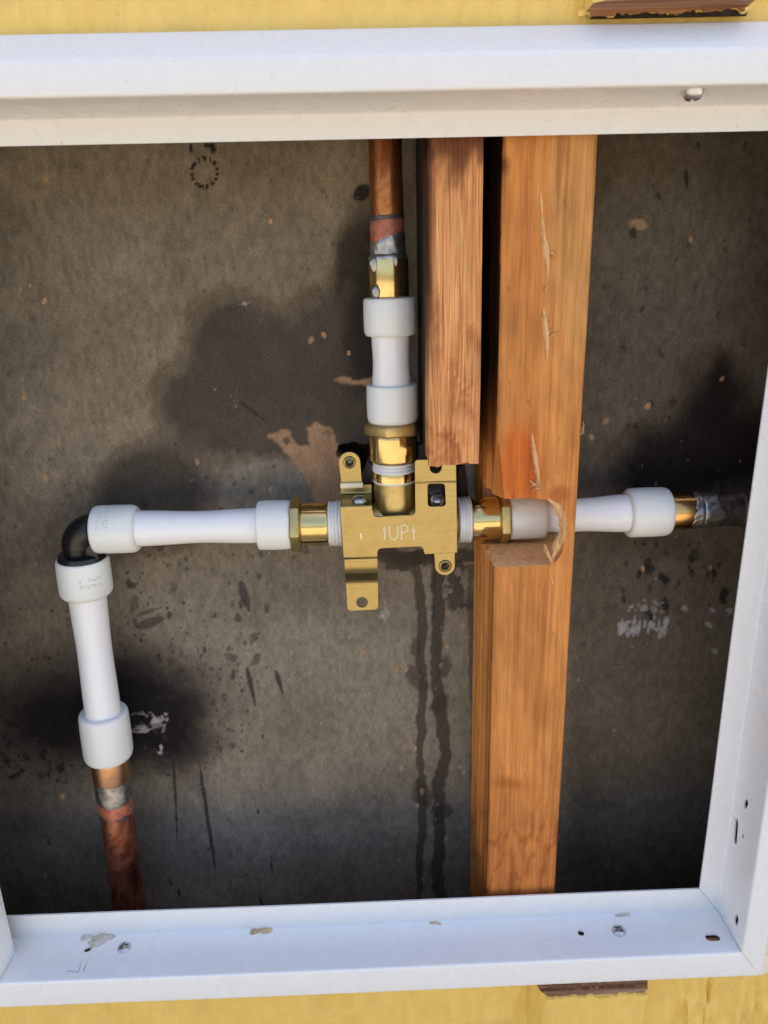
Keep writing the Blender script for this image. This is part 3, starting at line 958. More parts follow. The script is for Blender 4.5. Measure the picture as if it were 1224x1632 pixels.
def slot_cutter(r_, jit):
    """slot from the left edge of the stud with a drilled round end, walls slightly ragged."""
    zt, zb = nt_, nb_
    rc = (zt-zb)/2; zc = (zt+zb)/2
    xe = at(899, 845, 0)[0]-rc*.92
    loop = [(SX0-.01, zt), (SX0-.01, zb)]
    for x in np.linspace(SX0, xe, 10)[1:-1]: loop.append((x, zb+.0006*jit*(r_.random()-.5)))
    for k in range(19):
        a = -math.pi/2+math.pi*k/18
        ex = .45 if a < 0 else .85
        loop.append((xe+rc*.92*abs(math.cos(a))**ex, zc+rc*math.copysign(abs(math.sin(a))**(.6 if a < 0 else .95), a)*(1-.02*jit*r_.random())))
    for x in np.linspace(xe, SX0, 10)[1:-1]: loop.append((x, zt+.0006*jit*(r_.random()-.5)))
    bm = bmesh.new(); rows = []
    ys = np.linspace(-.01, .048, 14)
    for y in ys:
        tp = 1-.010*(y*20)
        rows.append([bm.verts.new((x+.0003*jit*(r_.random()-.5)+(max(0, y)*.26 if x > xe-.004 else 0), y, zc+(z-zc)*tp+.0004*jit*(r_.random()-.5))) for x, z in loop])
    m = len(loop)
    for j in range(len(ys)-1):
        for i in range(m):
            bm.faces.new((rows[j][i], rows[j][(i+1) % m], rows[j+1][(i+1) % m], rows[j+1][i]))
    bm.faces.new(rows[0]); bm.faces.new(rows[-1][::-1])
    return mesh_bm('cut', bm)
# chamfer knocked off above and below the slot's left edge
def wedge(x, y, z0, z1, dx, dy):
    bm = bmesh.new()
    L = []
    for z, k in ((z0, 1.0), (z1, .02)):
        L.append([bm.verts.new(q) for q in ((x-.003, y-.003, z), (x+dx*k, y-.003, z), (x+dx*k*.9, y+.0002*k, z), (x+.0002*k, y+dy*k, z), (x-.003, y+dy*k, z))])
    for i in range(5):
        bm.faces.new((L[0][i], L[0][(i+1) % 5], L[1][(i+1) % 5], L[1][i]))
    bm.faces.new(L[0]); bm.faces.new(L[1][::-1])
    return mesh_bm('cut', bm)
pax = at(905, 822, YP)
for att, jit in enumerate((1.0, .8, .5, .2, 0.0)):       # a cut that fails leaves too little wood: try again, smoother
    cutters = [temp(slot_cutter(np.random.default_rng(40+att), jit), (CUTW,)),
               temp(lathe('cut', (SX0-.004, YP, pax[2]), (1, 0, 0), [(0, .0125), (.05, .0125)], 32), (CUTW,)),
               temp(wedge(SX0, 0, nt_-.002, nt_+.034, .0045, .010), (STUDW,))]
    stud_me2 = boolean(temp(stud_me.copy(), (STUDW, CUTW)), cutters)
    bmv = bmesh.new(); bmv.from_mesh(stud_me2); vol = bmv.calc_volume(); bmv.free()
    full = (SX1-SX0)*YB*.47
    if full*.85 < abs(vol) < full*1.02: break
stud = empty('wall_stud', ((SX0+SX1)/2, .03, -.37), 'tall orange brown wooden stud notched round the right hand pipe', 'stud')
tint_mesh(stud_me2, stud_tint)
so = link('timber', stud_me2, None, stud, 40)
# splinters raised along the stud's face
def splinter(pts_px, w, lift, parent, mat=SPLINT, name='splinter', Y=0.0, taper=True):
    P = [at(x, y, Y) for x, y in pts_px]
    # resample
    Q = []
    for i in range(len(P)-1):
        for k in range(5): Q.append(P[i]+(P[i+1]-P[i])*k/5)
    Q.append(P[-1])
    n = len(Q)
    verts, faces = [], []
    for i, p in enumerate(Q):
        t = i/(n-1)
        ww = w*(math.sin(math.pi*min(1, t*.92+.06))**.7 if taper else 1)*(.75+.5*rng.random())
        d = Q[min(i+1, n-1)]-Q[max(i-1, 0)]; d /= np.linalg.norm(d)
        s = np.cross(d, np.array([0, -1, 0])); s /= np.linalg.norm(s)
        up = np.array([0, -1.0, 0])*(lift*math.sin(math.pi*t)*(.7+.6*rng.random())+.0004)
        verts += [p-s*ww+np.array([0, .0006, 0]), p-s*ww*.35+up, p+s*ww*.45+up*.8, p+s*ww+np.array([0, .0006, 0])]
    for i in range(n-1):
        for k in range(3):
            a = i*4+k
            faces.append((a, a+1, a+5, a+4))
        faces.append((i*4+3, i*4, i*4+4, i*4+7))
    faces += [(0, 3, 2, 1), (n*4-4, n*4-3, n*4-2, n*4-1)]
    return link(name, mesh_py(name, verts, faces), mat, parent, 30)
for pts, w, l in (([(864, 345), (866, 372), (871, 398), (874, 425), (873, 452)], .0018, .0012), ([(872, 400), (880, 404), (885, 415)], .0006, .0018), ([(874, 452), (869, 462), (862, 463)], .0006, .0015),
                  ([(866, 490), (869, 515), (872, 540), (872, 575)], .0016, .0011), ([(870, 540), (880, 533), (890, 528)], .0006, .0018), ([(862, 500), (868, 506), (878, 512)], .0005, .0015),
                  ([(848, 690), (851, 715), (856, 745), (859, 770), (858, 790)], .0013, .0012), ([(844, 765), (852, 772), (862, 772)], .0007, .0018), ([(848, 782), (856, 776), (866, 779)], .0006, .0016), ([(845, 775), (853, 770), (858, 762)], .0005, .0018),
                  ([(862, 300), (863, 330), (866, 360)], .0007, .0004), ([(877, 915), (880, 925), (882, 935)], .0006, .0007)):
    splinter(pts, w, l, stud)
# torn pale rim round the drilled end
splinter([(874, 795), (888, 806), (897, 824), (899, 845), (895, 862), (887, 878), (880, 890)], .0020, .0010, stud, name='torn_rim')
splinter([(893, 850), (886, 868), (880, 884), (879, 900)], .0013, .0022, stud, name='torn_rim')
splinter([(868, 868), (872, 880), (878, 892), (881, 906)], .0012, .0016, stud, name='splinter')
for k in range(3):
    y = 740-rng.random()*160 if k < 4 else 300+rng.random()*250
    xe = 955-(y-215)*.0579
    splinter([(xe-2, y), (xe+1.5+rng.random()*2, y-4-rng.random()*6), (xe+1+rng.random()*3, y-10-rng.random()*6)], .00022, .0003, stud, name='splinter', Y=.001)

# ------------------------------------------------------------------ short board left of the stud
bxa, bxb = at(683, 500, 0)[0], at(767, 500, 0)[0]
zb_block = at(722, 741, 0)[2]
blk_me = plank(bxa, bxb, 0, .0182, zb_block, .10, .0008, .0015, .0013, 13, ragged=.0028)
tint_mesh(blk_me, block_tint)
blk = link('timber_board', blk_me, BLOCKW, None, 40)
tag(blk, 'short reddish rough sawn board ending above the valve beside the stud', 'board')

bk = link('timber_board', plank(bxa-.0005, bxb-.002, .0192, YB-.0015, at(700, 712, .03)[2], .10, .001, .004, .0008, 19), SHADEW, None, 40)  # dark filler board added to keep light out of the gap by the stud
tag(bk, 'added dark board blocking light behind the short reddish board', 'board')

# ------------------------------------------------------------------ plumbing runs
def run_axis(a, b, Y):
    P0, P1 = at(a[0], a[1], Y), at(b[0], b[1], Y)
    return P0, (P1-P0)/np.linalg.norm(P1-P0)
class Run:
    """an axis given by two pixels on plane Y; t(px) turns a pixel on the axis into metres along it."""
    def __init__(s, a, b, horizontal, Y=YP):
        s.Y = Y; s.h = horizontal; s.a = a; s.b = b
        s.P, s.d = run_axis(a, b, Y)
    def pt(s, q):
        k = ((q-s.a[0])/(s.b[0]-s.a[0])) if s.h else ((q-s.a[1])/(s.b[1]-s.a[1]))
        return at(s.a[0]+(s.b[0]-s.a[0])*k, s.a[1]+(s.b[1]-s.a[1])*k, s.Y)
    def t(s, q): return float((s.pt(q)-s.P).dot(s.d))
    def r(s, q, px):
        k = ((q-s.a[0])/(s.b[0]-s.a[0])) if s.h else ((q-s.a[1])/(s.b[1]-s.a[1]))
        return px*mpp(s.a[0]+(s.b[0]-s.a[0])*k, s.a[1]+(s.b[1]-s.a[1])*k, s.Y)
    def lathe(s, name, prof, seg=64, **kw):
        return lathe(name, s.P, s.d, [(s.t(q), s.r(q, px)) for q, px in prof], seg, **kw)
def ring_profile(run, q0, q1, r, ch0, ch1, rin):
    """collar from q0 to q1 (pixels), rounded ends, hollow towards the pipe."""
    s = 1 if q1 > q0 else -1
    L = abs(q1-q0)
    def q(f): return q0+s*f*L
    e = .05
    return [(q(.0), rin), (q(0), r-ch0), (q(.012), r-ch0*.55), (q(.04), r-ch0*.2), (q(.09), r), (q(.5), r+.4), (q(.86), r), (q(.94), r-ch1*.25), (q(.985), r-ch1*.65), (q(1), r-ch1), (q(1), rin)]
def hexnut(name, run, q0, q1, r, mat, parent, rot=0.0):
    d, u, v = basis(run.d)
    bm = bmesh.new()
    rows = []
    for (q, k) in ((q0, .93), (q0+(q1-q0)*.12, 1.0), (q0+(q1-q0)*.88, 1.0), (q1, .93)):
        c = run.pt(q); rr = run.r(q, r)*k
        rows.append([bm.verts.new(c+(u*math.cos(rot+i*math.pi/3)+v*math.sin(rot+i*math.pi/3))*rr) for i in range(6)])
    for j in range(3):
        for i in range(6):
            bm.faces.new((rows[j][i], rows[j][(i+1) % 6], rows[j+1][(i+1) % 6], rows[j+1][i]))
    bm.faces.new(rows[0][::-1]); bm.faces.new(rows[-1])
    bmesh.ops.bevel(bm, geom=[e for e in bm.edges], offset=.0004, segments=2, affect='EDGES', profile=.5)
    return link(name, mesh_bm(name, bm), mat, parent, 30)
def tape_wrap(run, q0, q1, r, parent, n=4):
    prof = []
    for i in range(n):
        a = q0+(q1-q0)*i/n; b = q0+(q1-q0)*(i+1)/n; w = b-a
        rr = r*(1+.02*rng.random())
        prof += [(a+w*.02, rr-2.2), (a+w*.25, rr-.4), (a+w*.5, rr), (a+w*.75, rr-.4), (a+w*.98, rr-2.2)]
    return link('thread_tape', run.lathe('thread_tape', prof, 56, wob=.0003, sd=int(q0)), TAPE, parent, 50)

H1 = Run((150, 844), (545, 834), True)
VL = Run((131, 890), (206, 1440), False)
VT = Run((613.5, 225), (629.5, 800), False)
H2 = Run((730, 828.5), (1160, 811), True)

def pipe(run, pts, parent):
    # smooth flare between the given stations
    qs = [p[0] for p in pts]; rs = [p[1] for p in pts]
    q = np.linspace(qs[0], qs[-1], 36)
    # cosine interpolation
    out = []
    for x in q:
        for i in range(len(qs)-1):
            lo, hi = sorted((qs[i], qs[i+1]))
            if lo-1e-6 <= x <= hi+1e-6:
                t = (x-qs[i])/(qs[i+1]-qs[i]); t = t*t*(3-2*t)
                out.append((x, rs[i]+(rs[i+1]-rs[i])*t)); break
    return link('tube', run.lathe('tube', out, 64), PEX, parent, 60)
def collar(run, q0, q1, r, ch0, ch1, parent, rin=10):
    return link('collar', run.lathe('collar', ring_profile(run, q0, q1, r, ch0, ch1, rin), 64), RINGM, parent, 30)

# -- left horizontal run
e = empty('plastic_pipe', H1.pt(152), 'white plastic pipe running level from the black elbow to the valve', 'pipe', 'white plastic pipes')
pipe(H1, [(190, 29.5), (222, 29), (322, 25.8), (400, 28.2), (440, 29)], e)
cL = collar(H1, 152, 221, 38.8, 3.5, 6.5, e)
collar(H1, 412, 464, 39.5, 3, 2.5, e)
# -- left vertical run
e2 = empty('plastic_pipe', VL.pt(1206), 'white plastic pipe dropping from the black elbow to the lower left copper', 'pipe', 'white plastic pipes')
pipe(VL, [(920, 30), (948, 29.5), (1040, 27), (1120, 28), (1170, 29)], e2)
cV = collar(VL, 889, 947, 41.5, 2.5, 7, e2)
collar(VL, 1134, 1204, 38.5, 3, 3, e2)
# -- top run
e3 = empty('plastic_pipe', VT.pt(672), 'short white plastic pipe standing above the valve below the upper copper', 'pipe', 'white plastic pipes')
pipe(VT, [(510, 31), (535, 30.5), (578, 29.2), (612, 31), (640, 31)], e3)
collar(VT, 474, 534, 41.8, 3, 4, e3)
collar(VT, 612, 671, 40.5, 2, 3.5, e3)
# -- right run
e4 = empty('plastic_pipe', H2.pt(812), 'white plastic pipe passing through the notched stud towards the right', 'pipe', 'white plastic pipes')
pipe(H2, [(840, 27), (866, 25.5), (930, 26.5), (995, 30), (1030, 30)], e4)
collar(H2, 810, 866, 35.0, 2.0, 1.5, e4)
collar(H2, 998, 1063, 38.8, 6.5, 3, e4)

# faint rows of printed marks on two collars (too worn to read)
def print_rows(run, q0, dq, ang0, rows, cols, r, parent, along):
    d, u, v = basis(run.d)
    verts, faces = [], []
    for rI in range(rows):
        for c in range(cols):
            if rng.random() < .12: continue
            for s in range(5):                           # strokes of one worn glyph
                gx, gy = rng.random(), rng.random()
                w, h = (.22, .5) if rng.random() < .5 else (.5, .2)
                if along:  tq = q0+rI*dq+gx*dq*.55; an = ang0+(c+gy*.6)*.105; sq, sa = dq*.13*(h if h < .3 else 1)*1.4, .03*(w+.3)
                else:      tq = q0+rI*dq+gy*dq*.55; an = ang0+(c+gx*.6)*.105; sq, sa = dq*.13, .03*(w+.3)
                cpt = run.pt(tq); rr = run.r(tq, r)+.00006
                b = len(verts)
                for (dt, da) in ((-1, -1), (1, -1), (1, 1), (-1, 1)):
                    a = an+da*sa*.5
                    verts.append(cpt+run.d*(dt*sq*.5*mpp(612, 850, YP))+(u*math.cos(a)+v*math.sin(a))*rr)
                faces.append((b, b+1, b+2, b+3))
    return link('printed_marks', mesh_py('printed_marks', verts, faces), INK, parent, 0)
print_rows(H1, 166, 11, -1.15, 2, 8, 39.3, cL, True)
print_rows(VL, 908, 10, -.95, 2, 8, 42.0, cV, False)

# -- brass adapters screwed to the valve
def adapter(run, label, hx, sl, r_h, r_s, rot):
    root = empty('brass_adapter', run.pt(min(hx[0], sl[0])), label, 'pipe fitting', 'brass adapters on the valve')
    hexnut('hex_flange', run, hx[0], hx[1], r_h, CAST, root, rot)
    a, b = sl
    s = (b-a)
    link('sleeve', run.lathe('sleeve', [(a, r_s-4), (a, r_s-1.2), (a+s*.04, r_s-.3), (a+s*.08, r_s), (a+s*.9, r_s), (a+s*.95, r_s-.5), (b, r_s-2), (b, r_s-6)], 64), BRASS, root, 30)
    return root
adapter(H1, 'brass adapter on the left port of the valve', (464.5, 480), (480.2, 524), 45, 34.5, .12)
adapter(VT, 'brass adapter on the top port of the valve', (671.5, 690), (690.2, 733), 47.5, 38.5, .25)
adapter(H2, 'brass adapter on the right port sitting in the stud notch', (809.5, 794), (793.8, 749), 42.5, 34.5, .3)

# -- black elbow
el = empty('pipe_elbow', VL.pt(889), 'black plastic elbow joining the two left hand white pipes', 'elbow')
pA, pB = H1.pt(158), VL.pt(893)
re = H1.r(150, 26.5)
cor = np.array([VL.pt(845)[0], YP, H1.pt(130)[2]])
cor[0] = pB[0]-.0004
pathp = [pA]
R0 = .0088
a0 = np.array([cor[0]+R0, YP, pA[2]]); a1 = np.array([cor[0], YP, cor[2]-R0])
for k in range(15):
    t = k/14*math.pi/2
    pathp.append(np.array([cor[0]+R0-R0*math.sin(t), YP, cor[2]-R0+R0*math.cos(t)]))
pathp.append(pB)
link('elbow_body', tube_path('elbow_body', pathp, [re]*2+[re*1.03]*(len(pathp)-4)+[re]*2, 40), BLACKP, el, 50)
link('collar_flange', VL.lathe('collar_flange', [(880.5, 20), (880.5, 33), (882, 36), (886, 37.5), (889, 37.5), (889.0, 30)], 56), BLACKP, el, 30)
link('collar_flange', H1.lathe('collar_flange', [(146.5, 20), (146.5, 28), (148, 31), (151.5, 32), (151.8, 28)], 56), BLACKP, el, 30)
# web and ribs in the elbow's inside corner
wb = [(cor[0]+.001, cor[2]-.001), (pA[0]-.001, pA[2]-.001), (pA[0]-.0005, cor[2]-.0100), (cor[0]+.0105, pB[2]+.0010), (cor[0]+.001, pB[2]+.001)]
link('web', from_curve('web', [wb], YP-.003, .006, .0004), BLACKP, el, 30)
verts, faces = [], []
for rI in range(2):
    for c in range(5):
        x = pA[0]-.0072+c*.0012+.0004*rng.random(); z = cor[2]+.0006-rI*.0019
        for s in range(3):
            xx, zz = x+rng.random()*.0007, z-rng.random()*.0012
            w, h = (.0002, .0009) if rng.random() < .5 else (.0007, .0002)
            b = len(verts)
            off = math.sqrt(max(0, re*re-(zz-pA[2])**2))+.00008
            verts += [(xx, YP-off, zz), (xx+w, YP-off, zz), (xx+w, YP-off, zz-h), (xx, YP-off, zz-h)]
            faces.append((b, b+1, b+2, b+3))
link('moulded_marks', mesh_py('moulded_marks', verts, faces), mat_plain('worn_black_plastic', (.10, .095, .09), .5), el, 0)

# -- copper ends with soldered brass or copper fittings
def blobby(name, P, r, mat, parent, flat=(1, 1, 1), sd=0):
    bm = bmesh.new(); bmesh.ops.create_icosphere(bm, subdivisions=3, radius=1)
    for v in bm.verts:
        f = 1+.5*(float(fbm(np.array([v.co.x*1.7+5]), np.array([v.co.z*1.7+v.co.y*2]), sd, 3)[0])-.5)
        v.co = Vector((P[0]+v.co.x*r*flat[0]*f, P[1]+v.co.y*r*flat[1]*f, P[2]+v.co.z*r*flat[2]*f))
    return link(name, mesh_bm(name, bm), mat, parent, 60)
def ragged_band(name, run, q0, q1, r, mat, parent, ragA, ragB, sd, seg=96, bumpy=.0003):
    """a skin round the pipe whose ends wander (solder, flux, bared metal)."""
    d, u, v = basis(run.d)
    verts, faces = [], []
    n = 10
    for j in range(n):
        for k in range(seg):
            a = 2*math.pi*k/seg
            ca_, sa_ = math.cos(a)*1.3+7, math.sin(a)*1.3+7
            A = q0+ragA*(fbm(np.array([ca_]), np.array([sa_]), sd, 3)[0]-.5)*2
            B = q1+ragB*(fbm(np.array([ca_]), np.array([sa_]), sd+5, 3)[0]-.5)*2
            t = j/(n-1)
            q = A+(B-A)*t
            rr = run.r(q, r)*(1 if 0 < j < n-1 else .975)+bumpy*(fbm(np.array([ca_*5]), np.array([sa_*5+q*.12]), sd+2, 3)[0]-.5)*2
            verts.append(run.pt(q)+(u*math.cos(a)+v*math.sin(a))*rr)
    for j in range(n-1):
        for k in range(seg):
            a, b = j*seg+k, j*seg+(k+1) % seg
            faces.append((a, b, b+seg, a+seg))
    return link(name, mesh_py(name, verts, faces), mat, parent, 60)
# top
ct = empty('copper_pipe', VT.pt(472), 'browned copper pipe coming down from the top rail above the valve', 'copper pipe', 'copper pipe ends')
link('tube', VT.lathe('tube', [(150, 26.4), (200, 26.6), (300, 26.8), (405, 27)], 56), COPT, ct, 60)
ragged_band('flux_band', VT, 350, 402, 27.5, COPR, ct, 5, 2, 3, bumpy=.0001)
ragged_band('scorch_band', VT, 343, 351, 27.7, COPD, ct, 5, 3, 6, bumpy=.0001)
ragged_band('solder', VT, 378, 412, 28.4, SOLDER, ct, 14, 1, 11)
link('solder_bead', VT.lathe('solder_bead', [(404, 28), (407, 30.5), (411, 31.8), (414, 31)], 56, wob=.0002), SOLDER, ct, 60)
link('brass_socket', VT.lathe('brass_socket', [(412, 27), (412, 31), (415, 31.8), (470, 31.8), (474, 31)], 56), BRASS, ct, 30)
q = VT.pt(464); blobby('solder_drip', q+np.array([-.0058, -.0072, 0]), .0023, SOLDER, ct, (.8, .45, 1.3), 4)
q = VT.pt(420); blobby('solder_drip', q+np.array([-.0064, -.0066, 0]), .0019, SOLDER, ct, (.9, .35, 1.6), 7)
blobby('solder_drip', q+np.array([.003, -.0087, .0008]), .0014, SOLDER, ct, (.7, .4, 1.5), 9)
# lower left
cl = empty('copper_pipe', VL.pt(1460), 'red brown copper pipe rising from the bottom rail at lower left', 'copper pipe', 'copper pipe ends')
link('tube', VL.lathe('tube', [(1250, 26), (1350, 25.6), (1460, 25.2), (1560, 25)], 56), COPB, cl, 60)
link('copper_socket', VL.lathe('copper_socket', [(1198, 27), (1200, 29.8), (1203, 30), (1236, 29.6), (1240, 28.5), (1240, 24)], 56), COPF, cl, 30)
ragged_band('solder', VL, 1234, 1272, 28.4, SOLDER, cl, 2, 6, 15)
ragged_band('flux_band', VL, 1266, 1290, 26.9, COPR, cl, 2, 6, 18, bumpy=.0001)
ragged_band('scorch_band', VL, 1283, 1294, 26.3, COPD, cl, 5, 7, 22, bumpy=.0001)
# right
cr = empty('copper_pipe', H2.pt(1100), 'blackened copper pipe running behind the right stile', 'copper pipe', 'copper pipe ends')
link('tube', H2.lathe('tube', [(1095, 27.0), (1180, 27.0), (1300, 27.0)], 56), COPD, cr, 60)
link('brass_socket', H2.lathe('brass_socket', [(1060, 28), (1062, 29.6), (1066, 30), (1098, 30), (1102, 29.5), (1103, 25)], 56), BRASSO, cr, 30)
ragged_band('solder', H2, 1096, 1112, 30.2, SOLDER, cr, 7, .5, 25)
ragged_band('solder', H2, 1113.5, 1142, 28.2, SOLDER, cr, .4, 13, 28)
link('scorch_ring', H2.lathe('scorch_ring', [(1176, 27.2), (1178, 29), (1182, 29.2), (1184, 27.2)], 56, wob=.0003), COPD, cr, 60)

# ------------------------------------------------------------------ brass valve with its bracket
YPL = .0206           # front of the bracket plate
TH = .0012
valve = empty('shower_valve', at(640, 890, YP), 'brass shower valve with sheet brass bracket stamped UP', 'valve')
def px2(p): 
    q = at(p[0], p[1], YPL); return (q[0], q[2])
U1 = mpp(640, 830, YPL)
link('body', H1.lathe('body', [(540, 24), (548, 30), (566, 31), (700, 31), (726, 30), (735, 24)], 48), CAST, valve, 40)
link('neck', VT.lathe('neck', [(836, 26), (826, 30), (816, 31.5), (790, 32.2), (764, 32.5), (763, 32.8), (752, 33), (748, 33)], 56), CAST, valve, 40)
link('neck_band', VT.lathe('neck_band', [(764, 32), (763, 33.6), (752, 33.6), (750, 33)], 56), BRASS, valve, 40)
bm = box_mesh('rear_boss', at(600, 800, YP)[0], at(700, 800, YP)[0], YP+.004, YB+.015, at(640, 850, YP)[2], at(640, 790, YP)[2], .003, 3)
link('rear_boss', bm, CAST, valve, 40)
tape_wrap(H1, 524, 546, 36, valve)
tape_wrap(H2, 749.5, 729, 36.5, valve)
tape_wrap(VT, 733, 750, 34, valve, 3)
link('tape_ring', VT.lathe('tape_ring', [(762, 32), (763, 33.9), (764.5, 34.1), (766, 33)], 56, wob=.0002), TAPE, valve, 40)
outline = [(542, 812), (593, 810.5), (596, 824), (662, 820.5), (661, 733), (727, 731), (729, 881), (676.5, 883.5), (673, 871), (602, 874.5), (601.5, 890), (547.5, 889)]
rads = [.0004, .0010, .0022, .0022, .0016, .0012, .0004, .0008, .0016, .0022, .0004, .0006]
slot = round_poly([px2((681.5, 771.5)), px2((709, 771)), px2((710.5, 806.5)), px2((682, 807.5))], .0016, 5)
hole = circle2(px2((694.5, 745)), 9.4*U1)
pl = link('bracket_plate', from_curve('bracket_plate', [round_poly([px2(p) for p in outline], rads), slot, hole], YPL+TH/2, TH, .0002), PLATE, valve, 30)
# the crease across the upper ear
p0, p1 = at(661.5, 769.5, YPL), at(727.5, 767.5, YPL)
link('crease', tube_path('crease', [p0+np.array([.0002, .0001, 0]), p1+np.array([-.0002, .0001, 0])], .00045, 10), PLATE, pl, 60)
# stamped letters and arrows
def stroke(pp): return [px2(p) for p in pp]
strokes = [stroke([(620.5, 838), (621, 853), (623.5, 858.5), (628, 860.2), (632, 857.5), (634, 852), (633.5, 837.5)]),
           stroke([(640, 860), (639.5, 836.8), (645.5, 836.6), (649.5, 839), (650.5, 843.5), (648, 847.6), (640, 848.6)])]
for ax in (613, 659.4):
    strokes += [stroke([(ax+.3, 861), (ax, 846)]), stroke([(ax-2.7, 847), (ax-.2, 836.2), (ax+2.5, 846.8), (ax-2.7, 847)]), stroke([(ax-1.2, 845), (ax-.2, 839), (ax+1.0, 845)])]
strokes.append(stroke([(574.8, 858), (574.6, 850), (573.6, 849)]))
strokes.append(stroke([(576.2, 860), (576, 849.5)]))
sm = from_curve('stamped_letters', strokes, YPL-.00002, 0, cyclic=False, fill=False, wire=.00036)
link('stamped_letters', sm, PALEB, pl, 60)
# top edge of the plate rolls back into a shelf, then a tab with an eyelet rises from it
def strip(name, prof_yz, x0, x1, th, mat, parent, rx=.0):
    pts = [np.array(p, float) for p in prof_yz]
    loop = shell_profile(pts, th)
    m = len(loop)
    bm = bmesh.new()
    A = [bm.verts.new((x0, y, z)) for y, z in loop]; B = [bm.verts.new((x1, y, z)) for y, z in loop]
    for i in range(m): bm.faces.new((A[i], A[(i+1) % m], B[(i+1) % m], B[i]))
    n = len(pts)
    for L, fl in ((A, False), (B, True)):
        for i in range(n-1):
            f = (L[i], L[i+1], L[m-2-i], L[m-1-i])
            bm.faces.new(f if not fl else f[::-1])
    return link(name, mesh_bm(name, bm), mat, parent, 32)
zl = px2((567, 812))[1]
YT = .0385
prof_s = fillet([(YPL, zl), (YPL, zl+.0018), (YT, zl+.0022), (YT, zl+.0066)], [0, .0016, .0012, 0], 6)
strip('shelf', prof_s, px2((542.5, 812))[0], px2((593, 812))[0], -TH, PLATE, pl)
def pxT(p):
    q = at(p[0], p[1], YT-.0006); return (q[0], q[2])
ecent = pxT((557, 737)); er = 17.2*mpp(557, 737, YT)
tl = [(ecent[0]+er*math.cos(a), ecent[1]+er*math.sin(a)) for a in np.linspace(0, math.pi, 18)]
tz = zl+.0068
tl += [(pxT((544, 780))[0], pxT((540, 765))[1]), (pxT((543, 785))[0], tz), (pxT((578.5, 785))[0], tz), (pxT((577, 780))[0], pxT((575, 765))[1])]
link('upper_tab', from_curve('upper_tab', [tl, circle2(ecent, er*.34)], YT, TH, .0002), PLATE, pl, 30)
link('tab_bend', box_mesh('tab_bend', pxT((543, 785))[0], pxT((579, 785))[0], YT-.0022, YT+.0005, tz-.0012, tz+.0014, .0005), PALEB, pl, 30)
def eyelet(c, Y, r, parent):
    prof = [(0, r*.52), (-.0006, r*.55), (-.0010, r*.68), (-.0008, r*.85), (-.0001, r*.98), (.0004, r), (.0014, r*.9), (.0014, r*.52)]
    return link('eyelet', lathe('eyelet', (c[0], Y, c[1]), (0, 1, 0), [(t, rr) for t, rr in prof], 40, closed=True), PLATE, parent, 30)
eyelet(ecent, YT-.0006, er*.62, pl)
def nail(c, Y, r, parent):
    return link('bolt_end', lathe('bolt_end', (c[0], Y, c[1]), (0, 1, 0), [(0, r*.2), (.0001, r*.8), (.0008, r), (.012, r)], 24), DARKST, parent, 40)
nail(ecent, YT+.0012, er*.3, pl)
q = at(573, 799, YP-.004); q[2] = zl+.0034
screw_head('screw', (q[0], .0275, zl+.0022), (0, -.15, 1), .0037, valve, h=.0022)
# lower S-shaped tab with its hole
zq = lambda y: px2((575, y))[1]
YL = YPL+.0065
prof_t = fillet([(YPL, zq(889.5)), (YPL, zq(908)), (YL, zq(932)), (YL, zq(946))], [0, .0026, .0026, 0], 6)
strip('lower_tab', prof_t, px2((549.5, 900))[0], px2((601.5, 900))[0], -TH, PLATE, pl)
def pxL(p):
    q = at(p[0], p[1], YL); return (q[0], q[2])
lt = round_poly([(px2((549.5, 900))[0], zq(945.5)), (px2((601.5, 900))[0], zq(945.5)), (px2((601.5, 900))[0], pxL((600, 972))[1]), (px2((549.5, 900))[0], pxL((555, 974))[1])], [0, 0, .0022, .0022])
link('lower_tab', from_curve('lower_tab', [lt, circle2(pxL((577, 960)), 9.4*U1)], YL+TH/2, TH, .0002), PLATE, pl, 30)
# right lower tab with eyelet
rc_ = px2((709.5, 902.5)); rr_ = 16.3*U1
tl = [(rc_[0]+rr_*math.cos(a), rc_[1]+rr_*math.sin(a)) for a in np.linspace(math.pi, 2*math.pi, 18)]
tl += [(px2((725, 890))[0], px2((725, 879.5))[1]), (px2((692, 890))[0], px2((692, 880.5))[1])]
link('lower_ear', from_curve('lower_ear', [tl, circle2(rc_, rr_*.40)], YPL+TH/2+.0003, TH, .0002), PLATE, pl, 30)
eyelet(rc_, YPL+.0003, rr_*.68, pl)
nail(rc_, YPL+.004, rr_*.34, pl)
# stop screw seen through the window, and the dark stop behind it
q = at(697, 792, YPL+.006)
link('stop_barrel', lathe('stop_barrel', q+np.array([0, .016, -.002]), (0, -.8, .5), [(0, .007), (.010, .007), (.0135, .0062), (.0138, .004)], 40), DARKST, valve, 40)
screw_head('screw', q+np.array([0, .001, -.0012]), (0, -.75, .65), .0036, valve, STEEL, .7, h=.002)
q = at(694, 748, YPL+.008)
link('ear_backing', box_mesh('ear_backing', q[0]-.008, q[0]+.009, YPL+.009, YPL+.016, q[2]-.012, q[2]+.012, .001), CHAR, valve, 30)
# dark capped spout pipe behind the neck on the left
p0, p1 = at(585, 785, .052), at(603, 735, .045)
sp = link('stub_pipe', tube_path('stub_pipe', [p0, p0+(p1-p0)*.5, p1], [.0052, .0055, .0055], 24), COPD, None, 40)
tag(sp, 'dark stub of pipe behind the valve neck', 'pipe')
p0, p1 = at(737, 800, .044), at(734, 742, .046)
sp2 = link('cable_end', tube_path('cable_end', [p0, p0+(p1-p0)*.6+np.array([-.0006, 0, 0]), p1], [.0034, .003, .0016], 20), CHAR, None, 40)
tag(sp2, 'black charred stub beside the right port under the short board', 'pipe stub')

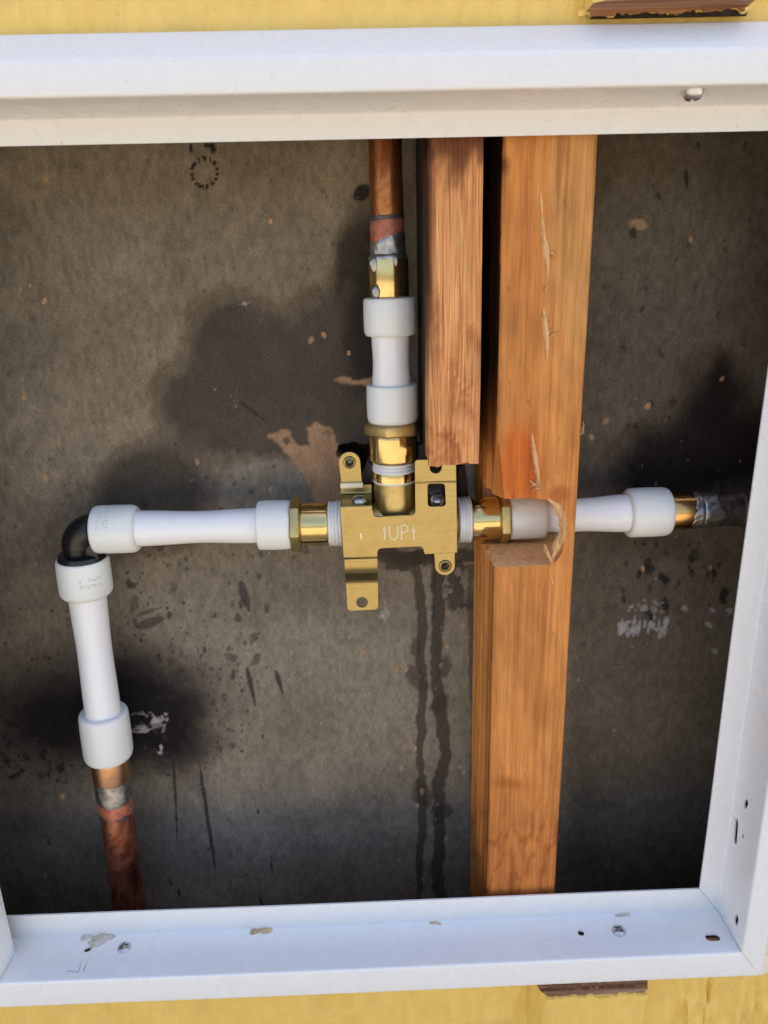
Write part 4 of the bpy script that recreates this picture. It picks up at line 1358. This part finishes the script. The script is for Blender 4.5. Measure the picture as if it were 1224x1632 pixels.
# ------------------------------------------------------------------ crumbs and grit on the bottom rail
zs_ = ZB-.0151
def crumb(px, py, r, mat, label, flat=.35, sd=1, pieces=1):
    bm_all = bmesh.new()
    for k in range(pieces):
        o = (rng.normal()*r*.8, rng.normal()*r*.5) if k else (0, 0)
        rr = r*(1 if not k else .35+.5*rng.random())
        p = sill(px, py)
        res = bmesh.ops.create_icosphere(bm_all, subdivisions=3, radius=1)
        for v in res['verts']:
            f = 1+.9*(float(fbm(np.array([v.co.x*1.9+5+k]), np.array([v.co.y*1.9+v.co.z+sd]), sd+k, 3)[0])-.5)
            v.co = Vector((p[0]+o[0]+v.co.x*rr*f, p[1]+o[1]+v.co.y*rr*.75*f, zs_+max(-.0002, v.co.z*rr*flat*f)))
    return tag(link('crumb', mesh_bm('crumb', bm_all), mat, None, 60), label, 'debris', 'crumbs on the bottom rail')
crumb(162, 1497, .0052, PLASTER, 'grey plaster crumb cluster beside the left rail screw', .4, 3, 7)
crumb(424, 1483, .0032, TANPUTTY, 'tan putty blob alone on the middle left of the bottom rail', .4, 8, 6)
crumb(692, 1466, .0034, TANPUTTY, 'tan crumbs below the foot of the stud', .35, 14, 5)
crumb(995, 1454, .0040, PLASTER, 'pale crumb behind the right rail screw', .35, 17, 3)
crumb(530, 1471, .0014, PLASTER, 'tiny grey crumbs at the rail crease left of the stud', .4, 19, 5)
crumb(628, 1466, .0013, TANPUTTY, 'small tan crumb pair at the rail crease near the stud', .4, 23, 3)
crumb(122, 1490, .0010, mat_plain('rust_red', (.40, .12, .05), .8), 'small rust red speck left of the plaster crumbs', .4, 29, 1)
verts, faces = [], []
def grain(p, r):
    b = len(verts)
    j = lambda: (rng.random()-.5)*.8*r
    verts.extend([(p[0]-r+j(), p[1]-r*.5+j(), zs_-.0001), (p[0]+r+j(), p[1]-r*.6+j(), zs_-.0001), (p[0]+j(), p[1]+r+j(), zs_-.0001), (p[0]+j()*.5, p[1]+j()*.5, zs_+r*1.1)])
    faces.extend([(b, b+1, b+3), (b+1, b+2, b+3), (b+2, b, b+3), (b, b+2, b+1)])
for k in range(70):
    grain(sill(1170-abs(rng.normal())*60, 1455+rng.random()*42), .00012+.00030*rng.random()**2)
for k in range(60):
    grain(sill(60+rng.random()*1080, 1478+abs(rng.normal())*16), .0001+.00028*rng.random()**2)
tag(link('grit', mesh_py('grit', verts, faces), PLASTER, None, 0, False), 'fine pale grit scattered over the bottom rail', 'grit', kind='stuff')
